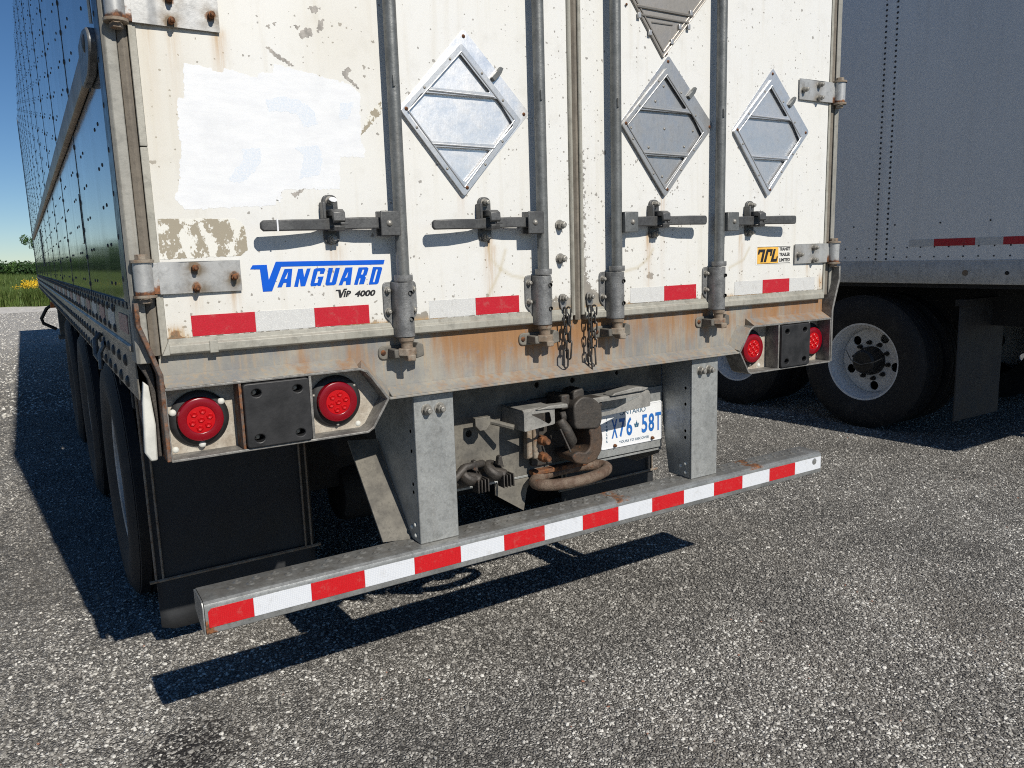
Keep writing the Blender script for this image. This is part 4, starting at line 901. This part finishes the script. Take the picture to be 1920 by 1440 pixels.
# ---- rear underride guard
bp = [(.085, .586), (.074, .5915), (-.014, .5915), (-.0235, .5892), (-.0305, .5835), (-.0335, .5755), (-.0335, .506), (-.031, .5035), (.012, .5035), (.012, .5095), (-.0265, .5105), (-.0275, .572), (-.017, .5845), (.070, .5855), (.079, .5805), (.079, .53), (.085, .53)]
m = MB(); n_ = len(bp); xs = np.linspace(-1.2075, 1.209, 60)
for x_ in xs: m.v += [(x_, y_, z_) for y_, z_ in bp]
for i in range(59):
    for k in range(n_): m.f.append((i*n_+k, i*n_+(k+1) % n_, (i+1)*n_+(k+1) % n_, (i+1)*n_+k)); m.mi.append(0)
m.f += [tuple(range(n_)), tuple(59*n_+k for k in range(n_))]; m.mi += [0, 0]
bar = m.build('bumper_bar', 'galv_rail', T, 0, 22); bar['label'] = 'galvanised rear bumper bar with red and white tape'
def bst(x, y, z, o):
    o[:, 0] = 1.0*np.exp(-np.abs(x+1.208)/.02)*(z < .53)+.62*np.exp(-((x-.16)/.04)**2)*(z > .58)+.6*np.exp(-((x-.83)/.05)**2)*(z > .58)
    o[:, 2] = .3*(z > .584)*(y > -.02)
stain(bar.data, bst)
MB().prism([(-.0325, .5045), (.010, .5045), (.078, .532), (.084, .5855), (.07, .5905), (-.014, .5905), (-.0235, .588), (-.0325, .575)], -1.2125, -1.2085, 'x').build('end_cap', 'galv_rail', bar, .0008)
x0 = -1.0883
for i in range(-1, 15):
    a_ = x0+.1524*i; b_ = a_+.1524
    if i == -1: a_ = -1.200
    if i == 14: b_ = 1.206
    r_ = (i % 2 != 0)
    pp = [(a_+.0002, .5216), (b_-.0002, .5216), (b_-.0002, .5720), (a_+.0002, .5720)]
    if i == -1: pp = [(a_, .5216), (b_-.0002, .5216), (b_-.0002, .5720), (a_+.008, .5720), (a_, .564)]
    zoff = pp
    plate('reflective_tape', zoff, [], -.0352, -.0334, 'red' if r_ else 'white', bar, 0, 0)
# raised dimples in two rows on the top face
m = MB()
for k in range(46):
    xx = -1.13+k*.0505
    for yy, o_ in ((.018, 0), (.048, .022)):
        m.lathe([(.012, 0), (.009, .0022), (.006, .003), (.0035, .0012), (0, .0008)], (xx+o_, yy, .5914), (0, 0, 1), 10)
o = m.build('raised_grip_dimples', 'galv_rail', bar, weld=False); o['kind'] = 'stuff'
stain(o.data, lambda x, y, z, o: o.__setitem__((slice(None), 2), .3))
m = MB().dome((1.165, -.0352, .556), (0, -1, 0), .014, .002, 10); m.build('end_rivet', 'galv_rail', bar)
def upright(x0, x1, side):
    th = .006
    m = MB().box(x0, x1, -.0006, th, .592, 1.038)
    m.prism(side, x0, x0+th, 'x'); m.prism(side, x1-th, x1, 'x')
    o = m.build('guard_upright', 'galv', T, .005, seg=3)
    xc = (x0+x1)/2
    for dx_ in (-.021, .022): put(BOLT, o, xc+dx_-.004, -.001, .994, (0, .3, 0), None, (1.35, 1.1, 1.35))
    for y_, z_ in ((.03, .612), (.055, .632), (.03, .645)): put(SCREW, o, x0-.0005, y_, z_, (0, 0, R(-90)), 'rivet', (.8, 1, .8))
    for z_ in (.93, .87, .77, .745): MB().lathe([(.006, 0), (.006, .004), (0, .004)], (x0+.004, .032, z_), (-1, 0, 0), 10).build('hole', 'void', o)
    return o
upright(-.592, -.464, [(.006, .592), (.125, .592), (.30, .84), (.36, 1.04), (.006, 1.04)]); upright(.506, .637, [(.006, .592), (.12, .592), (.155, .80), (.158, 1.04), (.006, 1.04)])
for s, x_ in ((-1, -.676), (1, .66)):
    pr_ = [(.05, .592), (.115, .592), (.36, .90), (.42, 1.03), (.34, 1.03)]
    a_, b_ = (x_, x_+.0815) if s < 0 else (x_-.012, x_+.04)
    m = MB().add([(a_, .085, .592), (b_, .060, .592), (b_-.002, .29, .86), (a_-.002, .33, .86), (a_, .093, .590), (b_, .068, .590), (b_-.002, .298, .856), (a_-.002, .338, .856)], [(0, 1, 2, 3), (7, 6, 5, 4), (0, 4, 5, 1), (1, 5, 6, 2), (2, 6, 7, 3), (3, 7, 4, 0)])
    m.build('guard_brace', 'grimy', T, .001)

# ---- rear cross member with hitch gear
CH = plate('cross_member', [(-.463, .683), (.5045, .683), (.5045, 1.043), (-.463, 1.043)], [circle(-.06, .99, .010), circle(.09, .99, .010), circle(.29, .995, .008), circle(-.40, .82, .01), circle(-.33, .86, .012)], .160, .168, 'grimy', T, .001)
MB().box(-.463, .5045, .160, .20, .675, .6828).build('bottom_flange', 'galv', CH, .001)
MB().box(.4985, .5045, .169, .60, .66, 1.04).build('side_web', 'grimy', CH, .001)
MB().prism([(.17, .66), (.52, .66), (.52, .60), (.30, .60)], .499, .504, 'x').build('side_web', 'grimy', CH, .001)
# licence plate
LP = plate('license_plate', rounded([(.2015, .7195), (.4965, .7195), (.4965, .8700), (.2015, .8700)], .010), [], .1475, .1495, 'platew', T, .0005); LP['label'] = 'white trailer licence plate with blue characters'
plate('plate_rim', rounded([(.203, .721), (.495, .721), (.495, .8685), (.203, .8685)], .009), [rounded([(.206, .724), (.492, .724), (.492, .8655), (.206, .8655)], .007)], .1462, .1480, 'platew', LP, 0)
plate('plate_holder', [(.190, .690), (.500, .690), (.500, .925), (.190, .925)], [], .1515, .1555, 'galv', T, .0006)
CW = .0275; px_ = [.2525, .288, .3225, None, .396, .430, .464]
for ch, x_ in zip('X76*58T', px_):
    if x_: text('lettering', ch, x_, x_+CW, .757, .8265, .1472, 'plateb', LP, 0, .022, .0008)
plate('crown_mark', [(.363, .784), (.379, .784), (.383, .800), (.377, .795), (.373, .804), (.3715, .804), (.3715, .809), (.3705, .809), (.3705, .804), (.369, .804), (.365, .795), (.359, .800)], [circle(.371, .7885, .0018, 8)], .1464, .1474, 'platet', LP, 0, 0)
text('lettering', 'YOURS TO DISCOVER', .287, .432, .7345, .7435, .1472, 'platet', LP, 0, .0, .0008)
text('lettering', 'ONTARIO', .290, .415, .838, .857, .1472, 'platet', LP, 0, .0, .0008)
for i, ch in enumerate('TRAILER'): text('lettering', ch, .2265, .2335, .828-i*.0138, .8365-i*.0138, .1472, 'platet', LP, 0, 0, .0008)
for x_, z_ in ((.265, .730), (.446, .732)): put(BOLTR, LP, x_, .1475, z_, None, None, (.8, .5, .8))
# sheet-metal hose guards
def guard(x0, x1, y0, y1, z0, z1, win, flag):
    m = MB()
    m.prism([(y0, z1), (y0+.01, z1+.008), (y1, z1+.008), (y1, z1+.003), (y0+.01, z1+.003), (y0+.006, z1)], x0, x1, 'x')
    m.box(x0, x0+.005, y0+.004, y1, z0, z1+.003)
    o = m.build('hose_guard', 'guard', T, .003)
    plate('guard_face', rounded([(x0, z0), (x1, z0+.010), (x1, z1), (x0, z1)], .006), [rounded(win, .006)], y0, y0+.004, 'guard', o, .0006)
    if flag: MB().prism([(x1-.075, z1+.004), (x1+.050, z1-.004), (x1+.048, z1+.010), (x1-.02, z1+.012)], y0-.006, y0+.03).build('bent_flange', 'guard', o, .003)
    return o
guard(-.205, -.086, .020, .158, .872, .934, [(-.178, .925), (-.106, .925), (-.099, .893), (-.108, .884), (-.140, .904)], True)
g_ = guard(.075, .330, .026, .150, .877, .936, [(.092, .892), (.160, .894), (.285, .929), (.100, .929)], False)
MB().prism([(.150, .9445), (.295, .947), (.318, .955), (.262, .964), (.165, .954)], .018, .07).build('bent_flange', 'guard', g_, .003)
MB().tube([(-.305, .13, .912), (-.225, .05, .885)], .009, 8).build('hose_stub', 'grimy', T)
# pintle hook
b = plate('pintle_hook', rounded([(-.10, .712), (.155, .712), (.155, .945), (-.10, .945)], .014), [], .144, .160, 'greasy', T, .003); b['label'] = 'greasy rust-brown pintle hook'
m = MB().prism(rounded([(.060, .852), (.112, .848), (.119, .80), (.112, .757), (.088, .728), (.045, .720), (.0, .733), (-.016, .760), (.012, .772), (.045, .762), (.064, .778), (.067, .81)], .008, 2), .028, .125)
m.build('hook_jaw', 'jaw', b, .012, 50, 3)
bm_ = MB().prism(rounded([(-.003, .850), (.097, .840), (.112, .865), (.110, .920), (.072, .950), (.027, .960), (-.008, .935)], .018, 3), .022, .143)
bm_.prism(rounded([(.007, .940), (.057, .950), (.052, .983), (.010, .977)], .008, 2), .045, .115)
bm_.box(.052, .124, .034, .095, .910, .945); bm_.cyl((-.028, .085, .887), (.002, .085, .887), .024, 12); bm_.box(-.033, .002, .055, .143, .915, .965)
bm_.build('latch', 'greasy', b, .006, 50, 3)
m = MB().tube([(-.036, .065, .880), (-.018, .05, .845), (.004, .055, .805), (.014, .085, .780)], [.017, .019, .02, .016], 10); m.tube([(-.048, .045, .855), (-.018, .03, .775)], .0035, 6); m.build('lock_lever', 'greasy', b, 0, 60)
m = MB().box(-.118, -.093, .10, .145, .750, .875); m.prism([(-.138, .750), (-.108, .755), (-.103, .875), (-.133, .885)], .11, .14); m.build('hook_rib', 'rustbrown', b, .006)
for x_, z_ in ((-.090, .815), (-.088, .757)): put(BOLTR, b, x_, .110, z_, None, None, (2.1, 2.2, 2.1))
# tow ring
pts = []
for k in range(28):
    a_ = 2*math.pi*k/28; pts.append((.033+.150*math.cos(a_), .098+.058*math.sin(a_), .672+.006*math.sin(a_)+.004*math.cos(a_)))
rg = MB().tube(pts, .0195, 14, closed=True).build('tow_ring', 'ring', T, 0, 60); rg['label'] = 'thick rusty oval tow ring'
MB().box(-.105, .13, .125, .1595, .684, .700).build('ring_bracket', 'rusty', rg, .004)
MB().prism([(-.17, .674), (-.09, .674), (-.115, .635), (-.13, .56), (-.24, .635), (-.24, .674)], .155, .162).build('ring_gusset', 'grimy', rg, .001)
# air couplings
for x_, y_ in ((-.372, .10), (-.278, .10)):
    m = MB().lathe([(.034, -.012), (.038, -.004), (.038, .01), (.03, .018), (.021, .018), (.021, .004), (0, .004)], (x_, y_, .742), (.4, -.5, .75), 18)
    m.tube([(x_-.03, y_+.03, .717), (x_+.0, y_+.01, .732), (x_+.035, y_-.02, .722)], [.022, .027, .020], 10)
    for k in range(4): m.box(x_+.012+k*.012, x_+.017+k*.012, y_-.045, y_-.005, .689, .732)
    m.tube([(x_-.02, y_+.058, .717), (x_-.02, y_+.02, .722)], .02, 8)
    m.prism([(x_+.006, .762), (x_+.03, .752), (x_+.022, .792), (x_+.012, .789)], y_-.02, y_+.0)
    m.build('air_coupling', 'greasy', T, .004, 50)
MB().tube([(-.455, .09, .717), (-.39, .08, .777), (-.32, .10, .772), (-.29, .15, .757)], .012, 8).build('air_hose', 'greasy', T, 0, 60)
MB().prism([(-.345, .925), (-.290, .925), (-.290, .900), (-.306, .882), (-.330, .882), (-.345, .900)], .085, .105).build('drop_tab', 'grimy', T, .002)
# ---- underbody, axles
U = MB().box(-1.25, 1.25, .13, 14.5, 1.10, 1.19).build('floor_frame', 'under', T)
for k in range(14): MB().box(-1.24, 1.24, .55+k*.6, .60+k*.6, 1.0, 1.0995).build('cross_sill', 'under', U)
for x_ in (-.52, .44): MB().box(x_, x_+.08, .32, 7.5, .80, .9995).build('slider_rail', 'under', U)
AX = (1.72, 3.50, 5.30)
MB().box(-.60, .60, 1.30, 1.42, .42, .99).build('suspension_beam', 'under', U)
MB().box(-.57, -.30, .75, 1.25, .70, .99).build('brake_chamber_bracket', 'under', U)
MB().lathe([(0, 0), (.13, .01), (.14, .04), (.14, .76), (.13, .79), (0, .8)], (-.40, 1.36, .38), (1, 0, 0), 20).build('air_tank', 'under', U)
# wheels
def tyre_prof(w_, R_=.52, rb=.292):
    h = w_/2
    pr_ = [(rb, -h*.62), (rb+.012, -h*.78), (.36, -h*.95), (.42, -h*1.0), (.47, -h*.97), (.497, -h*.86), (R_-.008, -h*.80)]
    tread = []
    for a_, b_ in ((-.78, -.48), (-.40, -.16), (-.08, .08+.0), (.16, .40), (.48, .78)): tread += [(R_-.012, h*a_-.002), (R_, h*a_+.002), (R_, h*b_-.002), (R_-.012, h*b_+.002)]
    return pr_+tread+[(a_, -b_) for a_, b_ in reversed(pr_)]
def wheel_meshes(rim_mat):
    out = []
    m = MB()
    m.lathe(tyre_prof(.275), (.1375, 0, 0), (1, 0, 0), 56); m.lathe(tyre_prof(.275), (.455, 0, 0), (1, 0, 0), 56)
    out.append(('tyre', m.build('tyre', 'tyre', None, 0, 28)))
    m = MB().lathe([(.309, .046), (.312, .036), (.306, .030), (.290, .036), (.284, .055), (.270, .075), (.258, .10), (.256, .172), (.240, .178)], (0, 0, 0), (1, 0, 0), 56)
    out.append(('rim', m.build('rim', rim_mat, None, 0, 40)))
    holes = [circle(.201*math.cos(R(72*k+10)), .201*math.sin(R(72*k+10)), .036, 16) for k in range(5)]
    me = curve_mesh([circle(0, 0, .252, 48)]+holes, .012, .002)
    me.transform(Matrix(((0, 0, -1, .172), (1, 0, 0, 0), (0, 1, 0, 0), (0, 0, 0, 1)))); me.materials.append(M[rim_mat]); me.name = 'disc'
    out.append(('disc', finish('disc', me)))
    m = MB().lathe([(.112, .166), (.112, .12), (.098, .10), (.095, .05), (.078, .035), (0, .033)], (0, 0, 0), (1, 0, 0), 28)
    out.append(('hub', m.build('hub', 'hub', None, .003)))
    m = MB()
    for k in range(10):
        a_ = R(36*k+8); y_, z_ = .143*math.cos(a_), .143*math.sin(a_)
        m.cyl((.166, y_, z_), (.152, y_, z_), .018, 10); m.cyl((.152, y_, z_), (.132, y_, z_), .0135, 6); m.cyl((.132, y_, z_), (.120, y_, z_), .008, 8)
    out.append(('wheel_nuts', m.build('wheel_nuts', 'hub', None)))
    for n_, o in out: COL.objects.unlink(o)
    return out
WMR, WMW = wheel_meshes('rimr'), wheel_meshes('rimw')
def wheel(parent, x, y, side, meshes, roll=0, name='wheel'):
    """outer face at x; side +1: the outer face looks to -x, -1: to +x"""
    w0 = None
    for n_, o in meshes:
        c = dup(o, parent if w0 is None else w0, None, None, None); c.name = n_
        if w0 is None:
            c.name = 'wheel'; w0 = c; c.location = (x, y, .52); c.rotation_euler = (roll, 0, 0 if side > 0 else math.pi)
        else: c.location = (0, 0, 0); c.rotation_euler = (0, 0, 0)
    return w0
for i, y_ in enumerate(AX):
    wheel(T, -1.262, y_, 1, WMR, i*.7+.4); wheel(T, 1.262, y_, -1, WMR, i*.9)
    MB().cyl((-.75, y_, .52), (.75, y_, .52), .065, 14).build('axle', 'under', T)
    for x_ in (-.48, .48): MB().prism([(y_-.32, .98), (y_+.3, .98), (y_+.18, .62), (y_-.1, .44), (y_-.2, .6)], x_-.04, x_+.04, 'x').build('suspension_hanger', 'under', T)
# mud flaps with rod frames
def mud_flap(x0, x1, y, label):
    fl = MB(); nx_, nz_ = 14, 16
    for j in range(nz_+1):
        for i in range(nx_+1):
            u, v = i/nx_, j/nz_; fl.v.append((x0+.012+(x1-x0-.024)*u, y+.012*math.sin(u*3.1)*(1-v)-.02*(1-v), .085+.93*v+(.02*max(0, 1-min(u, 1-u)/.08) if j == 0 else 0)))
    for j in range(nz_):
        for i in range(nx_): k = j*(nx_+1)+i; fl.f.append((k, k+1, k+nx_+2, k+nx_+1)); fl.mi.append(0)
    o = fl.build('mud_flap', 'flap', T, 0, 60); so = o.modifiers.new('thick', 'SOLIDIFY'); so.thickness = .008
    o['label'] = label
    for x_ in (x0+.010, x0+.034, x1-.050, x1-.026): MB().tube([(x_, y-.03, 1.02), (x_, y-.032, .292)], .0042, 6).build('frame_rod', 'rustbrown', o)
    MB().tube([(x0-.012, y-.034, .287), (x1+.01, y-.034, .292)], .0065, 6).build('frame_rod', 'rustbrown', o)
    MB().box(x0-.0, x0+.05, y-.02, y+.03, .93, 1.03).build('flap_bracket', 'under', o, .003)
mud_flap(-1.222, -.605, 1.01, 'left black rubber mud flap'); mud_flap(.605, 1.222, 1.01, 'right black rubber mud flap')
# ---- left side: panels, seams, rivets, rails
SXX = -1.29; ZP0, ZP1 = 1.333, 3.98
seams = [.10, 1.31]+[1.31+1.222*k for k in range(1, 11)]+[14.6]
for i in range(len(seams)-1):
    MB().box(SXX, SXX+.02, seams[i]+.0025, seams[i+1]-.0025, ZP0, ZP1).build('side_panel', 'side', T, .002)
MB().box(SXX+.003, SXX+.015, .1, 14.6, ZP0+.01, ZP1-.01).build('seam_backing', 'void', T)
for y_ in seams[1:-1]: MB().box(SXX-.0012, SXX+.004, y_-.011, y_+.011, ZP0+.002, ZP1-.002).build('seam_strip', 'rivet', T)
m = MB()
for i in range(len(seams)-1):
    a_, b_ = seams[i], seams[i+1]
    if i > 0:
        for k in range(27): m.dome((SXX-.001, a_, 1.37+k*.0985), (-1, 0, 0), .0105, .0035, 6)
    step = (b_-a_)/2
    for k in range(27):
        zz = 1.385+k*.1035
        for j in range(2):
            for d_ in (-.05, .05): m.dome((SXX, a_+step*(j+.5)+d_, zz), (-1, 0, 0), .0058, .0026, 6)
o = m.build('side_rivets', 'rivet', T, weld=False); o['kind'] = 'stuff'
for k in range(26):
    put(BIGRIV, T, SXX-.006, .085, 1.40+k*.1, (0, 0, R(-90)), 'rivet', (.42, .35, .42))
MB().box(SXX-.0062, SXX-.0047, .010, .112, 1.33, 3.98).build('corner_shade_strip', 'navy', T, .002)  # added thin cover: shade of the post's side face put into dark colour
MB().box(1.27, 1.29, .10, 14.6, 1.10, 3.98).build('right_side', 'van', T)
MB().box(-1.285, 1.285, .04, 14.62, 3.98, 4.03).build('roof', 'van', T)
MB().box(-1.29, 1.29, 14.605, 14.65, 1.10, 4.03).build('front_wall', 'van', T)
MB().box(-1.297, -1.2905, 14.45, 14.66, 1.35, 4.05).build('front_corner_trim', 'navy', T)
rail = MB().prism([(-1.294, 1.332), (-1.297, 1.3), (-1.297, 1.243), (-1.303, 1.238), (-1.303, 1.228), (-1.294, 1.224), (-1.294, 1.106), (-1.28, 1.102), (-1.27, 1.106), (-1.27, 1.332)], .055, 14.6).build('bottom_rail', 'rail', T, .0015)
MB().prism([(-1.2985, 1.345), (-1.2905, 1.345), (-1.2905, 1.333), (-1.2985, 1.328)], .06, 14.5).build('rail_cover', 'rivet', rail)
m = MB()
for k in range(150):
    m.dome((-1.2985, .12+k*.095, 1.338), (-1, 0, 0), .008, .004, 6)
o = m.build('rail_rivets', 'rivet', rail, weld=False); o['kind'] = 'stuff'
for k in range(85):
    y_ = .26+k*.158
    for z_ in (1.186, 1.129): put(BIGRIV, rail, -1.2942, y_, z_, (0, 0, R(-90)), 'rivet')
    if k % 1 == 0:
        for z_ in (1.318, 1.262): put(BIGRIV, rail, -1.2972, y_+.15, z_, (0, 0, R(-90)), 'rivet', (.8, .9, .8))
y_ = .075
for i, c_ in enumerate('rwrwrw'*3):
    MB().box(-1.2988, -1.2969, y_+i*.316+.01, y_+i*.316+.20, 1.266, 1.312).build('side_tape', 'redfade' if c_ == 'r' else 'whitefade', rail)
belt = MB().prism(rounded([(-1.309, 1.910), (-1.291, 1.903), (-1.291, 1.992), (-1.309, 1.985)], .005, 3), .40, 13.2).build('rub_rail', 'belt', T); belt['label'] = 'tan aluminium rub rail along the trailer side'
m = MB().prism(rounded([(.40, 1.893), (.40, 2.0), (.26, 2.005), (.14, 1.985), (.11, 1.955), (.13, 1.92), (.22, 1.893)], .02, 4), -1.312, -1.2905, 'x')
m.build('end_cap', 'cast', belt, .004); MB().dome((-1.312, .21, 1.963), (-1, 0, 0), .022, .006, 12).build('cap_bolt', 'rivet', belt)
MB().tube([(-1.296, .17, 2.0), (-1.298, .155, 2.06), (-1.295, .17, 2.2)], [.004, .0035, .002], 6).build('sealant_bead', 'caulk', belt)
MB().box(SXX-.0035, SXX-.0005, 1.34, 1.44, 1.52, 1.70).build('side_marker', 'side', T, .001)
MB().box(SXX-.004, SXX-.001, 7.9, 8.25, 1.46, 1.86).build('dark_placard', 'void', T)
# rope hook on the rail
m = MB().tube([(-1.30, .98, 1.205), (-1.318, .96, 1.19), (-1.322, .95, 1.14), (-1.312, .93, 1.12)], .009, 7); m.tube([(-1.30, .86, 1.175), (-1.315, .86, 1.15), (-1.318, .84, 1.10)], .007, 7); m.dome((-1.3, .87, 1.175), (-1, 0, 0), .016, .01, 8)
m.build('tie_hook', 'rod', rail, 0, 60)
# landing gear with crank
lg = MB().box(-1.19, -1.05, 9.3, 9.46, .60, 1.10).build('landing_leg', 'grimy', T, .006)
MB().box(-1.21, -1.03, 9.26, 9.5, .55, .60).build('leg_foot', 'grimy', lg, .004)
MB().tube([(-1.19, 8.9, .98), (-1.25, 8.9, 1.0), (-1.31, 8.95, .96), (-1.375, 9.0, .84), (-1.36, 9.0, .78), (-1.23, 9.0, .70)], .02, 8).build('crank', 'black', lg, 0, 60)
MB().box(-1.27, -1.2, 8.8, 8.86, .97, 1.04).build('marker_lamp', 'amber', lg, .004)

# ================================================================== SECOND TRAILER
V = empty('van_trailer', None, 'pale shaded box trailer with white wheels parked beside the striped-bumper trailer', 'trailer')
VX = 3.93
vs_ = [-.60, .28, 1.50, 2.72, 3.94, 5.16, 6.38, 7.6, 8.82, 10.04, 11.26, 12.48, 13.7]
for i in range(len(vs_)-1): MB().box(VX, VX+.02, vs_[i]+.001, vs_[i+1]-.001, 1.29, 4.05).build('side_panel', 'van', V, .0015)
MB().box(VX+.003, VX+.016, -.6, 13.7, 1.3, 4.04).build('seam_backing', 'van', V)
for yy in vs_[1:6]:
    st_ = MB().prism([(VX-.0005, yy-.062), (VX-.002, yy-.060), (VX-.002, yy-.030), (VX-.006, yy-.018), (VX-.006, yy+.018), (VX-.002, yy+.030), (VX-.002, yy+.060), (VX-.0005, yy+.062)], 1.30, 4.04, 'z').build('seam_strip', 'van', V)
    for k in range(74 if yy == 1.5 else 0):
        for dy in (-.042, .042): put(BIGRIV, st_, VX-.002, yy+dy, 1.315+k*.0365, (0, 0, R(-90)), 'rivet', (.5, .7, .5))
m = MB()
for k in range(40): m.dome((VX, .07+k*.333, 1.56), (-1, 0, 0), .007, .004, 6)
for k in range(130):
    for z_ in (1.395, 1.328): m.dome((VX, -.5+k*.1, z_), (-1, 0, 0), .0065, .004, 6)
o = m.build('side_rivets', 'rivet', V, weld=False); o['kind'] = 'stuff'
vr = MB().prism([(VX-.012, 1.148), (VX-.012, 1.272), (VX-.006, 1.282), (VX-.003, 1.302), (VX+.03, 1.302), (VX+.03, 1.140), (VX-.008, 1.140)], -.6, 13.7)
vr = vr.build('bottom_rail', 'vanrail', V, .0015)
for yc_ in (1.71, 1.40, 1.09, .77, .45, 2.02, 2.33):
    for dy in (-.027, .027):
        for z_ in (1.206, 1.237): put(BIGRIV, vr, VX-.012, yc_+dy, z_, (0, 0, R(-90)), 'rivet', (.52, .8, .52)).data = RIV.data
for y_, r_, m_ in ((.871, .020, 'rustbrown'), (.605, .013, 'void'), (1.95, .013, 'void')): MB().lathe([(r_, 0), (r_, .002), (0, .002)], (VX-.0125, y_, 1.216), (-1, 0, 0), 16).build('rail_hole', m_, vr)
y_ = 1.105
for k in range(3):
    MB().box(VX-.0015, VX-.0003, y_-.2794, y_, 1.40, 1.450).build('reflective_tape', 'redd', V); MB().box(VX-.0015, VX-.0003, y_-.2794-.178, y_-.2802, 1.40, 1.450).build('reflective_tape', 'whited', V); y_ -= .4574
y_ = 1.108
MB().box(VX-.0015, VX-.0003, 1.1056, 1.285, 1.40, 1.450).build('reflective_tape', 'whited', V)
MB().box(VX+.022, VX+2.57, -.6, 13.7, 1.11, 1.20).build('floor_frame', 'under', V)
MB().box(VX+2.58, VX+2.6, -.6, 13.7, 1.14, 4.05).build('far_side', 'van', V); MB().box(VX, VX+2.6, -.6, 13.7, 4.055, 4.09).build('roof', 'van', V)
MB().box(VX, VX+2.6, -.64, -.605, 1.12, 4.06).build('rear_door', 'van', V); MB().box(VX, VX+2.6, 13.705, 13.74, 1.12, 4.06).build('front_wall', 'van', V)
MB().box(VX+.1, VX+2.5, -.62, -.53, .50, .60).build('bumper_bar', 'galv', V, .006)
for x_ in (VX+.75, VX+1.7): MB().box(x_, x_+.12, -.61, -.5, .605, 1.115).build('guard_upright', 'galv', V, .004)
for y_ in (1.66, 2.95):
    wheel(V, VX+.03, y_, 1, WMW, 1.9 if y_ < 2 else .3); wheel(V, VX+2.57, y_, -1, WMW)
    MB().cyl((VX+.5, y_, .52), (VX+2.1, y_, .52), .065, 14).build('axle', 'under', V)
MB().box(VX+.5, VX+.6, .3, 4.2, .82, 1.108).build('slider_rail', 'under', V); MB().box(VX+2., VX+2.1, .3, 4.2, .82, 1.108).build('slider_rail', 'under', V)
for x_, l_ in ((VX+.07, 'near'), (VX+1.93, 'far')):
    o = MB().box(x_, x_+.60, .93, .94, .16, .98).build('mud_flap', 'flap', V, .003); MB().box(x_-.02, x_+.66, .90, .96, .982, 1.03).build('flap_bracket', 'under', o, .003)
# inflation line across the near wheel hub
MB().tube([(VX+.06, 1.80, .60), (VX+.04, 1.74, .53), (VX+.05, 1.66, .50), (VX+.05, 1.55, .53), (VX+.07, 1.50, .56)], .004, 6).build('air_line', 'rail', V, 0, 60)
for e_ in (T, V): e_.location = (0, 0, 0)
